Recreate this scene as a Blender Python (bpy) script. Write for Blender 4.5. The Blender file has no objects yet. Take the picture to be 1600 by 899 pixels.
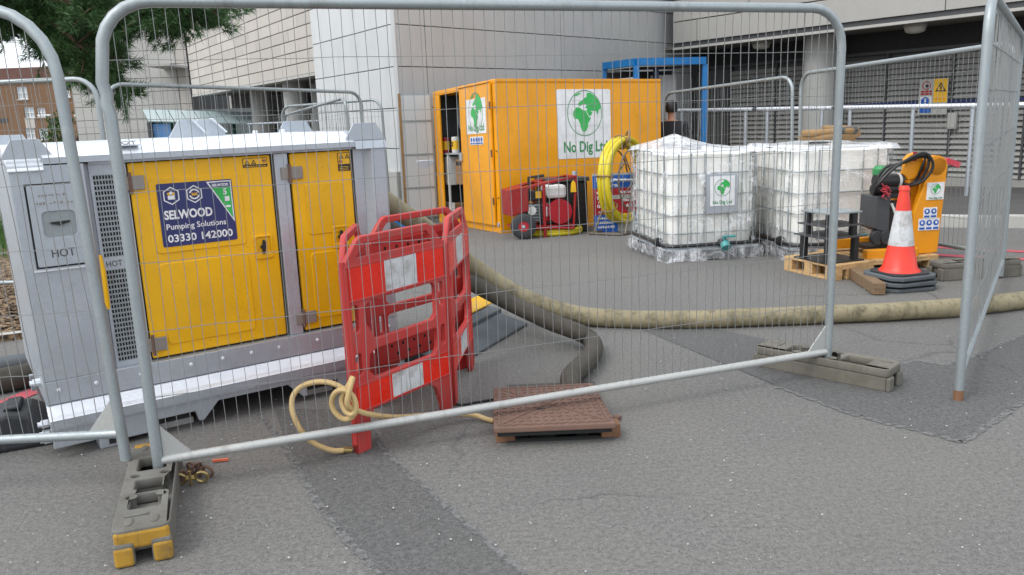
import bpy, bmesh, math, random
from mathutils import Vector, Matrix, Euler, noise
R = math.radians
random.seed(7)
C = bpy.context.scene.collection
scene = bpy.context.scene

# ------------------------------------------------------------------ camera
CAM_F, CAM_PITCH, CAM_ROLL, CAM_H = 1265.0, 0.2088, -0.038, 1.5
_F = Vector((0, math.cos(CAM_PITCH), -math.sin(CAM_PITCH)))
_U0 = Vector((0, math.sin(CAM_PITCH), math.cos(CAM_PITCH)))
_R0 = Vector((1, 0, 0))
_RT = math.cos(CAM_ROLL) * _R0 + math.sin(CAM_ROLL) * _U0
_UP = -math.sin(CAM_ROLL) * _R0 + math.cos(CAM_ROLL) * _U0
cam_data = bpy.data.cameras.new('camera')
cam = bpy.data.objects.new('camera', cam_data)
C.objects.link(cam)
m3 = Matrix((_RT, _UP, -_F)).transposed()
cam.matrix_world = Matrix.Translation((0, 0, CAM_H)) @ m3.to_4x4()
cam_data.sensor_width = 36.0
cam_data.lens = 36.0 * CAM_F / 1600.0
cam_data.clip_start = 0.05
cam_data.clip_end = 2000
scene.camera = cam

# ------------------------------------------------------------------ light
SUN_ELEV, SUN_AZ = R(52), R(-125)          # azimuth measured from +Y towards +X
world = bpy.data.worlds.new('World')
scene.world = world
world.use_nodes = True
wn, wl = world.node_tree.nodes, world.node_tree.links
wn.clear()
sky = wn.new('ShaderNodeTexSky')
sky.sky_type = 'NISHITA'
sky.sun_disc = False
sky.sun_elevation = SUN_ELEV
sky.sun_rotation = SUN_AZ
sky.air_density = 1.0
sky.dust_density = 3.0
sky.ozone_density = 1.0
hs = wn.new('ShaderNodeHueSaturation')       # an overcast sky has little colour of its own
hs.inputs['Saturation'].default_value = 0.30
mixw = wn.new('ShaderNodeMix'); mixw.data_type = 'RGBA'
mixw.inputs['Factor'].default_value = 0.55
mixw.inputs['B'].default_value = (8.8, 9.4, 10.2, 1)
bg = wn.new('ShaderNodeBackground')
bg.inputs['Strength'].default_value = 0.12
wo = wn.new('ShaderNodeOutputWorld')
wl.new(sky.outputs[0], hs.inputs['Color'])
wl.new(hs.outputs[0], mixw.inputs['A'])
wl.new(mixw.outputs['Result'], bg.inputs['Color'])
wl.new(bg.outputs[0], wo.inputs['Surface'])
sun_d = bpy.data.lights.new('sun', 'SUN')
sun_d.energy = 0.75
sun_d.angle = R(25)
sun_d.color = (1.0, 0.985, 0.96)
sun = bpy.data.objects.new('sun', sun_d)
C.objects.link(sun)
sdir = Vector((math.sin(SUN_AZ) * math.cos(SUN_ELEV), math.cos(SUN_AZ) * math.cos(SUN_ELEV), math.sin(SUN_ELEV)))
sun.rotation_euler = sdir.to_track_quat('Z', 'Y').to_euler()
sun.location = sdir * 30
scene.view_settings.view_transform = 'Standard'
scene.view_settings.look = 'None'
scene.view_settings.exposure = 0.84
scene.view_settings.gamma = 1.0

# ------------------------------------------------------------------ places
SLOPE = 0.036
def gz(y):                                   # the yard falls gently away towards the buildings
    return -SLOPE * (max(0.0, min(y, 30.0) - 8.0))
def ray(x, y):
    return _F + (x - 800) / CAM_F * _RT - (y - 449.5) / CAM_F * _UP
def G(x, y, h=0.0):                          # where a line of sight meets the ground (h above it)
    d = ray(x, y); z = h
    for _ in range(25):
        t = (z - CAM_H) / d.z
        p = Vector((0, 0, CAM_H)) + d * t
        z = gz(p.y) + h
    return p
def AT(x, y, Y):                             # the point of a line of sight at distance Y
    d = ray(x, y)
    return Vector((0, 0, CAM_H)) + d * (Y / d.y)

# ------------------------------------------------------------------ materials
def S(r, g, b):
    f = lambda c: (c / 255 / 12.92) if c / 255 <= 0.04045 else ((c / 255 + 0.055) / 1.055) ** 2.4
    return (f(r), f(g), f(b), 1)
def L(r, g=None, b=None):
    return (r, r if g is None else g, r if b is None else b, 1)

class Nodes:
    def __init__(s, name):
        s.m = bpy.data.materials.new(name); s.m.use_nodes = True
        s.n, s.l = s.m.node_tree.nodes, s.m.node_tree.links
        s.n.clear()
        s.out = s.n.new('ShaderNodeOutputMaterial')
        s.co = s.n.new('ShaderNodeTexCoord')
        s.p = s.n.new('ShaderNodeBsdfPrincipled')
        s.l.new(s.p.outputs[0], s.out.inputs[0])
    def noise(s, scale, detail=4, rough=0.55, stretch=None, coord='Object'):
        t = s.n.new('ShaderNodeTexNoise')
        t.inputs['Scale'].default_value = scale
        t.inputs['Detail'].default_value = detail
        t.inputs['Roughness'].default_value = rough
        if stretch:
            mp = s.n.new('ShaderNodeMapping'); mp.inputs['Scale'].default_value = stretch
            s.l.new(s.co.outputs[coord], mp.inputs[0]); s.l.new(mp.outputs[0], t.inputs['Vector'])
        else:
            s.l.new(s.co.outputs[coord], t.inputs['Vector'])
        return t.outputs[0]
    def voro(s, scale, feature='F1', out='Distance', coord='Object'):
        t = s.n.new('ShaderNodeTexVoronoi'); t.feature = feature
        t.inputs['Scale'].default_value = scale
        s.l.new(s.co.outputs[coord], t.inputs['Vector'])
        return t.outputs[out]
    def ramp(s, src, stops):
        r = s.n.new('ShaderNodeValToRGB')
        e = r.color_ramp.elements
        while len(e) < len(stops): e.new(0.5)
        for k, (p, c) in enumerate(stops):
            e[k].position = p
            e[k].color = c if len(c) == 4 else (*c, 1)
        s.l.new(src, r.inputs[0]); return r.outputs[0]
    def mix(s, a, b, fac, mode='MIX'):
        m = s.n.new('ShaderNodeMix'); m.data_type = 'RGBA'; m.blend_type = mode
        for sock, v in (('A', a), ('B', b), ('Factor', fac)):
            i = [q for q in m.inputs if q.name == sock and q.enabled][0]
            if isinstance(v, bpy.types.NodeSocket): s.l.new(v, i)
            else: i.default_value = v
        return [q for q in m.outputs if q.enabled][0]
    def set(s, name, v):
        if isinstance(v, bpy.types.NodeSocket): s.l.new(v, s.p.inputs[name])
        else: s.p.inputs[name].default_value = v
    def bump(s, h, strength=0.3, dist=0.01):
        b = s.n.new('ShaderNodeBump'); b.inputs['Strength'].default_value = strength
        b.inputs['Distance'].default_value = dist
        s.l.new(h, b.inputs['Height']); s.l.new(b.outputs[0], s.p.inputs['Normal'])

g0, g1 = L(0), L(1)
def paint(name, col, rough=0.4, dirt=0.25, dirtcol=L(0.12, 0.1, 0.08), metal=0.0, scale=3.0, bump=0.05, chip=None, spec=0.5, wave=0):
    k = Nodes(name)
    a = k.noise(scale, 6, 0.65)
    base = k.mix(col, L(col[0] * .82, col[1] * .82, col[2] * .82), k.ramp(k.noise(scale * .6, 3), [(0.35, g0), (0.7, g1)]))
    dm = k.ramp(a, [(0.5, g0), (0.78, L(dirt))])
    c = k.mix(base, dirtcol, dm)
    streak = k.ramp(k.noise(6, 5, 0.6, (6, 6, 0.5)), [(0.55, g0), (0.8, L(dirt * .8))])
    c = k.mix(c, dirtcol, streak)
    if chip:
        cm = k.ramp(k.noise(scale * 9, 5, 0.7), [(0.68, g0), (0.71, L(.7))])
        c = k.mix(c, chip, cm)
    k.set('Base Color', c)
    k.set('Roughness', k.ramp(k.noise(scale * 2.3, 4), [(0.3, L(max(rough - .1, .05))), (0.75, L(min(rough + .18, 1)))]))
    k.set('Metallic', metal)
    k.p.inputs['Specular IOR Level'].default_value = spec
    if wave:
        h = k.mix(k.noise(1.6, 2, .4), k.noise(scale * 14, 4), .03)
        k.bump(h, wave, .06)
    else: k.bump(k.noise(scale * 14, 4), bump, 0.004)
    return k.m
def galv(name, col, rough=0.42, metal=0.75, scale=75, dirt=0.15):
    k = Nodes(name)
    v = k.voro(scale, 'F1', 'Color')
    c = k.mix(col, L(col[0] * .90, col[1] * .91, col[2] * .93), k.ramp(v, [(0.2, g0), (0.8, g1)]))
    c = k.mix(c, L(col[0] * .86, col[1] * .87, col[2] * .9), k.ramp(k.noise(2.2, 5, .6), [(0.4, g0), (0.7, g1)]))
    c = k.mix(c, L(.75, .78, .82), k.ramp(k.noise(7, 6, .7), [(0.6, g0), (0.78, L(.18))]))
    c = k.mix(c, L(.16, .14, .12), k.ramp(k.noise(4, 6, .65, (3, 3, .7)), [(0.56, g0), (0.8, L(dirt))]))
    k.set('Base Color', c); k.set('Metallic', metal)
    k.set('Roughness', k.ramp(k.noise(9, 4), [(0.3, L(rough - .1)), (0.75, L(rough + .15))]))
    k.bump(k.noise(60, 3), 0.05, 0.003)
    return k.m
def plain(name, col, rough=0.5, metal=0.0):
    k = Nodes(name)
    c = k.mix(col, L(col[0] * .8, col[1] * .8, col[2] * .8), k.ramp(k.noise(8, 4), [(0.35, g0), (0.7, g1)]))
    k.set('Base Color', c); k.set('Roughness', rough); k.set('Metallic', metal)
    return k.m

def asphalt(name, col, stones=1.0, stain=0.3):
    k = Nodes(name)
    fine = k.noise(150, 3, .7, coord='Object')
    mid = k.noise(48, 6, .75)
    big = k.noise(0.9, 5, .6)
    c = k.mix(L(*[q * .40 for q in col[:3]]), L(*[q * 1.60 for q in col[:3]]), k.ramp(fine, [(0.3, g0), (0.7, g1)]))
    c = k.mix(c, k.mix(L(*[q * .35 for q in col[:3]]), L(*[q * 1.55 for q in col[:3]]), k.ramp(mid, [(0.36, g0), (0.64, g1)])), 0.5)
    c = k.mix(c, L(*[q * .62 for q in col[:3]]), k.ramp(big, [(0.45, g0), (0.75, L(stain))]))
    c = k.mix(c, L(col[0] * 1.2, col[1] * 1.16, col[2] * 1.06), k.ramp(k.noise(0.35, 4), [(0.48, g0), (0.7, L(.5))]))
    d = k.voro(95); cv = k.voro(95, 'F1', 'Color')
    st = k.mix(k.ramp(d, [(0.10, g1), (0.22, g0)]), g0, k.ramp(cv, [(0.66, g1), (0.70, g0)]))
    c = k.mix(c, L(.42, .41, .39), k.mix(st, g0, 1 - 0.85 * stones))
    d2 = k.voro(26); cv2 = k.voro(26, 'F1', 'Color')
    st2 = k.mix(k.ramp(d2, [(0.07, g1), (0.13, g0)]), g0, k.ramp(cv2, [(0.80, g1), (0.82, g0)]))
    c = k.mix(c, L(.46, .45, .43), k.mix(st2, g0, 1 - 0.8 * stones))
    cr = k.n.new('ShaderNodeTexVoronoi'); cr.feature = 'DISTANCE_TO_EDGE'; cr.inputs['Scale'].default_value = .55
    wv = k.n.new('ShaderNodeMapping'); va = k.n.new('ShaderNodeVectorMath'); va.operation = 'MULTIPLY_ADD'
    nz_ = k.n.new('ShaderNodeTexNoise'); nz_.inputs['Scale'].default_value = 3; nz_.inputs['Detail'].default_value = 5
    k.l.new(k.co.outputs['Object'], nz_.inputs['Vector']); va.inputs[1].default_value = (.35, .35, 0)
    k.l.new(nz_.outputs[1], va.inputs[0]); k.l.new(k.co.outputs['Object'], va.inputs[2]); k.l.new(va.outputs[0], cr.inputs['Vector'])
    crm = k.mix(k.ramp(cr.outputs[0], [(0.0, g1), (0.006, g0)]), g0, k.ramp(k.noise(.5, 3), [(0.50, g1), (0.60, g0)]))
    c = k.mix(c, L(.035), k.mix(crm, g0, .5))
    c = k.mix(c, L(col[0] * .45, col[1] * .44, col[2] * .43), k.ramp(k.noise(1.7, 6, .7), [(0.63, g0), (0.72, L(.45))]))
    dk = k.voro(170, 'F1', 'Color')
    c = k.mix(c, L(*[q * .35 for q in col[:3]]), k.ramp(dk, [(0.76, g0), (0.82, L(.42))]))
    k.set('Base Color', c); k.set('Roughness', .88)
    k.bump(k.mix(fine, mid, .4), .55, .006)
    return k.m

M = {}
M['asphalt'] = asphalt('asphalt', L(.152, .147, .137), .75)
M['asphalt_dark'] = asphalt('asphalt_dark', L(.104, .102, .098), .3, .3)
M['asphalt_seal'] = asphalt('asphalt_seal', L(.172, .171, .167), .2, .3)
def worn(m):
    nt = m.node_tree; out = [n for n in nt.nodes if n.type == 'OUTPUT_MATERIAL'][0]; p = [n for n in nt.nodes if n.type == 'BSDF_PRINCIPLED'][0]
    co = [n for n in nt.nodes if n.type == 'TEX_COORD'][0]; t = nt.nodes.new('ShaderNodeTexNoise'); t.inputs['Scale'].default_value = 30; t.inputs['Detail'].default_value = 6
    r = nt.nodes.new('ShaderNodeValToRGB'); r.color_ramp.elements[0].position = .34; r.color_ramp.elements[1].position = .52; r.color_ramp.elements[1].color = (.85, .85, .85, 1)
    tr = nt.nodes.new('ShaderNodeBsdfTransparent'); mx = nt.nodes.new('ShaderNodeMixShader')
    nt.links.new(co.outputs['Object'], t.inputs['Vector']); nt.links.new(t.outputs[0], r.inputs[0]); nt.links.new(r.outputs[0], mx.inputs[0])
    nt.links.new(tr.outputs[0], mx.inputs[1]); nt.links.new(p.outputs[0], mx.inputs[2]); nt.links.new(mx.outputs[0], out.inputs[0])
worn(M['asphalt_seal'])
M['galv'] = galv('galvanised_sheet', L(.50, .535, .565), .42, .55)
M['galv_pale_skylit'] = galv('galvanised_pale_skylit', L(.80, .82, .84), .38, .45, dirt=.05)  # pale zinc; on pump roof and ledge the sky highlight is painted in
M['tube'] = galv('galvanised_tube', L(.35, .385, .385), .48, .5, 120, .55)
M['tube_worn'] = galv('galvanised_tube_worn', L(.48, .48, .45), .6, .4, 110, .7)
M['wire'] = galv('galvanised_wire', L(.27, .275, .265), .55, .45, 40, .3)
M['yellow'] = paint('yellow_paint', S(238, 180, 4), .35, .22, L(.22, .14, .04), scale=2.5, wave=.25, chip=S(150, 120, 60))
M['orange'] = paint('orange_yellow_paint', S(238, 160, 0), .35, .26, L(.22, .11, .03), scale=2.0, chip=S(190, 120, 40), wave=.3)
M['machine_yellow'] = paint('machine_yellow_paint', S(232, 150, 12), .38, .15, L(.2, .1, .03))
M['gap'] = plain('dark_gap', L(.012), .7)
M['black'] = plain('black_steel', L(.018, .017, .017), .45)
M['dark_grey'] = plain('dark_grey_steel', L(.06, .062, .065), .5)
M['rubber'] = paint('black_rubber', L(.028, .03, .033), .65, .5, L(.12, .11, .1), bump=.2)
M['rubber_blue'] = paint('grey_rubber', L(.10, .115, .125), .7, .6, L(.05, .05, .05), bump=.3)
M['hinge'] = plain('hinge_steel', L(.30, .27, .24), .5, .3)
M['navy'] = plain('navy_vinyl', S(46, 52, 104), .35)
M['white'] = plain('white_vinyl', L(.80), .4)
M['offwhite'] = plain('off_white_plastic', L(.70, .69, .66), .45)
M['green'] = plain('green_vinyl', S(52, 178, 84), .4)
M['green_dark'] = plain('green_print', S(58, 140, 84), .4)
M['blue'] = plain('blue_vinyl', S(28, 92, 180), .4)
M['blue_paint'] = plain('blue_paint', S(4, 112, 178), .4)
M['poster_blue'] = plain('poster_blue', S(84, 134, 186), .4)
M['reel_steel'] = paint('dull_reel_steel', S(112, 104, 92), .6, .5, S(110, 76, 50), metal=.2)
M['navy_paint'] = plain('dark_blue_paint', S(24, 40, 92), .4)
M['red'] = paint('red_paint', S(150, 18, 22), .4, .4)
M['red_vinyl'] = plain('red_vinyl', S(164, 24, 36), .4)
M['barrier'] = paint('barrier_red_plastic', S(192, 60, 56), .5, .75, S(146, 94, 88), scale=4, bump=.08)
M['strip_red'] = paint('reflective_red', S(230, 42, 22), .3, .45, S(140, 64, 52), scale=9, chip=S(150, 70, 60))
M['strip_white'] = paint('reflective_white', L(.64, .65, .65), .35, .85, S(116, 96, 84), scale=9, chip=S(120, 104, 92))
M['cone_red'] = paint('cone_red_plastic', S(232, 62, 44), .4, .25, S(150, 80, 60))
M['hose'] = paint('muddy_hose', S(146, 136, 108), .8, 1.0, S(58, 52, 40), scale=9, bump=.7, chip=S(90, 82, 64))
M['hose_dark'] = paint('dark_muddy_hose', S(74, 70, 62), .85, .8, S(40, 37, 33), scale=7, bump=.6, chip=S(112, 104, 90))
M['hose_cream'] = paint('cream_hose', S(196, 168, 116), .5, .3, S(120, 96, 60), scale=6)
M['hose_tan'] = paint('tan_hose', S(150, 118, 76), .65, .5, S(96, 72, 46), scale=8)
M['hose_yellow'] = paint('yellow_duct', S(214, 194, 36), .45, .45, S(150, 130, 40), scale=5)
M['rust'] = paint('rusty_iron', S(114, 88, 76), .85, .5, S(90, 70, 60), scale=9, bump=.25)
M['rust_bright'] = paint('orange_rust', S(128, 92, 66), .85, .5, S(90, 60, 45), scale=12, bump=.3)
M['block'] = paint('recycled_block', S(108, 106, 100), .88, .85, S(82, 76, 64), scale=6, bump=.4)
M['block_mossy'] = paint('mossy_block', S(116, 112, 102), .9, .8, S(86, 82, 70), scale=6, bump=.4)
M['block_yellow'] = paint('worn_yellow_paint', S(176, 134, 44), .8, 1.0, S(96, 80, 54), scale=11, bump=.4, chip=S(104, 98, 84))
M['wood'] = None
def wood(name, col, dark):
    k = Nodes(name)
    gr = k.noise(9, 6, .6, (1, 9, 9))
    c = k.mix(col, dark, k.ramp(gr, [(0.35, g0), (0.75, g1)]))
    c = k.mix(c, L(dark[0] * .5, dark[1] * .5, dark[2] * .5), k.ramp(k.noise(3, 5), [(0.55, g0), (0.8, L(.5))]))
    k.set('Base Color', c); k.set('Roughness', .8); k.bump(gr, .3, .004)
    return k.m
M['wood'] = wood('pallet_wood', S(206, 172, 122), S(160, 124, 80))
M['wood_dark'] = wood('weathered_wood', S(136, 112, 84), S(86, 68, 50))
def cladding(name, col, var=.10, streak=.18, rough=.55):
    k = Nodes(name)
    oi = k.n.new('ShaderNodeObjectInfo')
    c = k.mix(L(*[q * (1 - var) for q in col[:3]]), L(*[q * (1 + var) for q in col[:3]]), oi.outputs['Random'])
    c = k.mix(c, L(*[q * .75 for q in col[:3]]), k.ramp(k.noise(1.5, 5, .6, (1.5, 1.5, .6)), [(0.45, g0), (0.75, L(streak * 2))]))
    k.set('Base Color', c); k.set('Roughness', rough)
    k.bump(k.noise(40, 4), .08, .004)
    return k.m
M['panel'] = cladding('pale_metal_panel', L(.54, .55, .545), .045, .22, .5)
M['panel_grey_shaded'] = cladding('grey_shaded_panel', L(.475, .475, .465), .05, .22, .5)  # darker copy of the panel; the right tower face's shade is in the colour
M['stone'] = cladding('buff_stone', L(.47, .435, .39), .08, .12, .8)
M['stone_back'] = cladding('grey_stone', L(.42, .41, .38), .05, .12, .8)
M['fascia'] = cladding('beige_fascia', L(.37, .36, .335), .05, .14, .6)
M['concrete'] = cladding('concrete', L(.36, .36, .34), .04, .25, .85)
M['concrete_pale'] = cladding('pale_concrete', L(.42, .41, .38), .06, .3, .85)
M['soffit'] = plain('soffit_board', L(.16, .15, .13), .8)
M['shade_wall'] = plain('recess_shade_wall', L(.035, .035, .036), .8)  # near-black: the shade of recesses is put into the wall colour
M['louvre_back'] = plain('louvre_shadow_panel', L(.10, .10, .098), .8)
M['louvre'] = paint('grey_louvre', L(.31, .305, .285), .5, .25, L(.1, .1, .09))
M['paving_dark'] = paint('dark_paving', L(.085, .083, .08), .9, .3, bump=.3)
M['brick'] = None
def brick(name, a, b, mortar, scale=1.0):
    k = Nodes(name)
    t = k.n.new('ShaderNodeTexBrick')
    mp = k.n.new('ShaderNodeMapping'); mp.inputs['Rotation'].default_value = (R(90), 0, 0)
    k.l.new(k.co.outputs['Object'], mp.inputs[0]); k.l.new(mp.outputs[0], t.inputs['Vector'])
    t.inputs['Scale'].default_value = scale
    t.inputs['Brick Width'].default_value = .23; t.inputs['Row Height'].default_value = .075
    t.inputs['Mortar Size'].default_value = .008
    t.inputs['Color1'].default_value = a; t.inputs['Color2'].default_value = b; t.inputs['Mortar'].default_value = mortar
    c = k.mix(t.outputs[0], L(a[0] * .7, a[1] * .7, a[2] * .7), k.ramp(k.noise(.6, 5), [(0.4, g0), (0.8, L(.5))]))
    k.set('Base Color', c); k.set('Roughness', .9)
    return k.m
M['brick'] = brick('tan_brick', S(128, 96, 68), S(112, 80, 56), S(128, 110, 90))
M['brick_red'] = brick('red_brown_brick', S(108, 74, 66), S(96, 64, 56), S(108, 86, 78))
def glass(name, col, rough=.08):
    k = Nodes(name)
    k.set('Base Color', col); k.set('Roughness', rough); k.set('Metallic', 0.0)
    k.p.inputs['Specular IOR Level'].default_value = .9
    k.p.inputs['Coat Weight'].default_value = .6
    return k.m
M['glass'] = plain('window_glass', L(.05, .06, .065), .15)
M['glass_pale'] = glass('curtained_window_glass', L(.42, .46, .48), .15)
M['glass_green'] = glass('green_glass', L(.02, .07, .055))
M['roof_glass'] = glass('pale_canopy_roof', L(.42, .52, .53), .3)
def mulch():
    k = Nodes('bark_mulch')
    v = k.voro(28, 'F1', 'Color'); d = k.voro(28)
    c = k.mix(S(150, 126, 98), S(84, 66, 48), k.ramp(v, [(0.2, g0), (0.8, g1)]))
    c = k.mix(c, S(56, 44, 34), k.ramp(d, [(0.5, g0), (0.8, g1)]))
    c = k.mix(c, S(182, 160, 128), k.ramp(k.noise(30, 4, .7), [(0.55, g0), (0.7, L(.6))]))
    k.set('Base Color', c); k.set('Roughness', .95); k.bump(d, .9, .02)
    return k.m
M['mulch'] = mulch()
def leafmat(name, a, b, c3=None):
    k = Nodes(name)
    oi = k.n.new('ShaderNodeNewGeometry')
    c = k.mix(a, b, oi.outputs['Random Per Island'])
    c = k.mix(c, c3 or a, k.ramp(k.noise(1.2, 3), [(0.4, g0), (0.65, g1)]))
    k.set('Base Color', c); k.set('Roughness', .6)
    k.p.inputs['Specular IOR Level'].default_value = .3
    return k.m
M['needles'] = leafmat('pine_needles', L(.032, .070, .026), L(.075, .155, .044), L(.042, .095, .032))
M['leaves'] = leafmat('shrub_leaves', L(.05, .10, .03), L(.10, .17, .05))
M['grass'] = leafmat('grass_blades', L(.05, .12, .02), L(.11, .20, .05))
M['bark'] = paint('pine_bark', S(92, 72, 56), .95, .6, L(.03, .025, .02), scale=6, bump=.8)
def film(name, cover, tint=.85, streak=.45, bmp=.45):
    k = Nodes(name)
    tr = k.n.new('ShaderNodeBsdfTransparent')
    mx = k.n.new('ShaderNodeMixShader')
    k.set('Base Color', L(.92, .93, .95)); k.set('Roughness', .30)
    k.p.inputs['Specular IOR Level'].default_value = .45
    f = k.ramp(k.noise(5, 6, .65, (2.2, 2.2, .8)), [(0.48, L(max(cover - .05, 0))), (0.80, L(min(cover + .45, 1)))])
    sk_ = k.ramp(k.noise(5, 5, .6, (2.6, 1.3, .9)), [(0.56, g0), (0.60, L(streak)), (0.64, g0)])
    sk2 = k.ramp(k.noise(3, 4, .5, (1.0, 2.6, 2.2)), [(0.57, g0), (0.60, L(streak * .8)), (0.63, g0)])
    f = k.mix(k.mix(f, sk_, 1.0, 'ADD'), sk2, 1.0, 'ADD')
    k.l.new(f, mx.inputs[0]); k.l.new(tr.outputs[0], mx.inputs[1]); k.l.new(k.p.outputs[0], mx.inputs[2])
    k.l.new(mx.outputs[0], k.out.inputs[0])
    k.bump(k.noise(6, 3, .5, (1.5, 1.5, .6)), bmp, .02)
    return k.m
M['film'] = film('clear_plastic_film', .04)
M['film_white'] = film('white_plastic_sheet', .40, bmp=.25)
M['film_crumple'] = film('crumpled_plastic_film', .14, streak=.3, bmp=.2)
def tank():
    k = Nodes('white_tank_plastic')
    c = k.mix(L(.84, .83, .78), L(.76, .74, .67), k.ramp(k.noise(1.2, 3), [(0.4, g0), (0.75, g1)]))
    k.set('Base Color', c); k.set('Roughness', .4)
    k.p.inputs['Subsurface Weight'].default_value = 0.0
    return k.m
M['tank'] = tank()
M['skin'] = plain('skin', S(190, 140, 115), .55)
M['hair'] = plain('dark_hair', L(.012, .01, .009), .5)
M['jacket'] = plain('black_jacket_cloth', L(.014, .014, .018), .8)
M['trousers'] = plain('dark_trouser_cloth', L(.02, .02, .025), .85)
M['lamp_white'] = plain('opal_lamp_cover', L(.62, .60, .52), .4)
M['red_line'] = paint('red_road_paint', S(188, 84, 94), .8, .5, S(130, 84, 86), scale=9)
M['teal'] = plain('teal_valve_plastic', S(70, 150, 150), .4)
M['brass'] = plain('dull_brass', S(170, 150, 100), .4, .7)
M['tape'] = None
def checks(name, a, b, sc):
    k = Nodes(name)
    t = k.n.new('ShaderNodeTexChecker'); t.inputs['Scale'].default_value = sc
    t.inputs['Color1'].default_value = a; t.inputs['Color2'].default_value = b
    k.l.new(k.co.outputs['Object'], t.inputs['Vector'])
    k.set('Base Color', t.outputs[0]); k.set('Roughness', .5)
    return k.m
M['tape'] = paint('red_white_tape', S(196, 60, 74), .5, .3, L(.7), scale=12, chip=L(.72))
M['cloth_white'] = plain('white_board', L(.72), .5)
M['signyellow'] = plain('sign_yellow', S(240, 186, 36), .4)
M['sign_grey'] = plain('sign_grey_board', L(.42, .42, .38), .5)
M['orange_stick'] = plain('orange_plastic', S(214, 110, 80), .5)
M['carton'] = plain('brown_carton', S(150, 112, 76), .8)

# ------------------------------------------------------------------ building helpers
class MB:
    """collects shapes into one mesh"""
    def __init__(s): s.bm = bmesh.new()
    def _add(s, verts, faces):
        vs = [s.bm.verts.new(v) for v in verts]
        for f in faces:
            try: s.bm.faces.new([vs[i] for i in f])
            except ValueError: pass
        return vs
    def box(s, lo, hi, mat=None):
        x0, y0, z0 = lo; x1, y1, z1 = hi
        v = [Vector(p) for p in ((x0,y0,z0),(x1,y0,z0),(x1,y1,z0),(x0,y1,z0),(x0,y0,z1),(x1,y0,z1),(x1,y1,z1),(x0,y1,z1))]
        if mat is not None: v = [mat @ p for p in v]
        s._add(v, [(0,3,2,1),(4,5,6,7),(0,1,5,4),(1,2,6,5),(2,3,7,6),(3,0,4,7)])
        return s
    def bar(s, a, b, w, h, up=(0, 0, 1)):
        """square bar from a to b: w across, h along up"""
        a, b = Vector(a), Vector(b); d = (b - a).normalized(); u = Vector(up)
        x = d.cross(u).normalized(); u = x.cross(d).normalized()
        q = [x * w / 2 + u * h / 2, -x * w / 2 + u * h / 2, -x * w / 2 - u * h / 2, x * w / 2 - u * h / 2]
        s._add([a + k for k in q] + [b + k for k in q], [(3,2,1,0),(4,5,6,7),(0,1,5,4),(1,2,6,5),(2,3,7,6),(3,0,4,7)])
        return s
    def tube(s, pts, r, seg=8, closed=False, cap=True):
        pts = [Vector(p) for p in pts]; n = len(pts); rings = []
        rr = r if isinstance(r, (list, tuple)) else [r] * n
        def tan(i):
            if closed: return (pts[(i + 1) % n] - pts[i - 1]).normalized()
            return (pts[min(i + 1, n - 1)] - pts[max(i - 1, 0)]).normalized()
        t0 = tan(0); x = t0.orthogonal().normalized()
        for i in range(n):
            t = tan(i); x = (x - t * x.dot(t)); x = x.normalized() if x.length > 1e-6 else t.orthogonal().normalized()
            y = t.cross(x)
            rings.append([s.bm.verts.new(pts[i] + (x * math.cos(a) + y * math.sin(a)) * rr[i]) for a in [2 * math.pi * k / seg for k in range(seg)]])
        for i in range(n if closed else n - 1):
            A, B = rings[i], rings[(i + 1) % n]
            for k in range(seg):
                try: s.bm.faces.new((A[k], A[(k + 1) % seg], B[(k + 1) % seg], B[k]))
                except ValueError: pass
        if cap and not closed:
            s.bm.faces.new(rings[0][::-1]); s.bm.faces.new(rings[-1])
        return s
    def prism(s, poly, a, b, axis='y'):
        """polygon poly (2-D) extruded from a to b along axis"""
        if axis == 'y': f = lambda p, t: Vector((p[0], t, p[1]))
        elif axis == 'x': f = lambda p, t: Vector((t, p[0], p[1]))
        else: f = lambda p, t: Vector((p[0], p[1], t))
        n = len(poly)
        s._add([f(p, a) for p in poly] + [f(p, b) for p in poly],
               [tuple(range(n)), tuple(range(2 * n - 1, n - 1, -1))] + [(i, n + i, n + (i + 1) % n, (i + 1) % n) for i in range(n)])
        return s
    def lathe(s, prof, seg=24, center=(0, 0, 0), sx=1, sy=1, rot=0, caps=True):
        c = Vector(center); rings = []
        for r, z in prof:
            rings.append([s.bm.verts.new(c + Vector((sx * r * math.cos(rot + 2 * math.pi * k / seg), sy * r * math.sin(rot + 2 * math.pi * k / seg), z))) for k in range(seg)])
        for A, B in zip(rings, rings[1:]):
            for k in range(seg):
                s.bm.faces.new((A[k], A[(k + 1) % seg], B[(k + 1) % seg], B[k]))
        if caps and prof[0][0] > 1e-4: s.bm.faces.new(rings[0][::-1])
        if caps and prof[-1][0] > 1e-4: s.bm.faces.new(rings[-1])
        return s
    def quad(s, *p):
        s._add([Vector(q) for q in p], [tuple(range(len(p)))]); return s
    def done(s, name, mat, parent=None, smooth=False, bevel=0, loc=None, rot=None, stuff=False, weld=False):
        if weld: bmesh.ops.remove_doubles(s.bm, verts=s.bm.verts, dist=1e-5)
        bmesh.ops.recalc_face_normals(s.bm, faces=s.bm.faces)
        me = bpy.data.meshes.new(name); s.bm.to_mesh(me); s.bm.free()
        return link(name, me, mat, parent, smooth, bevel, loc, rot, stuff)

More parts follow.
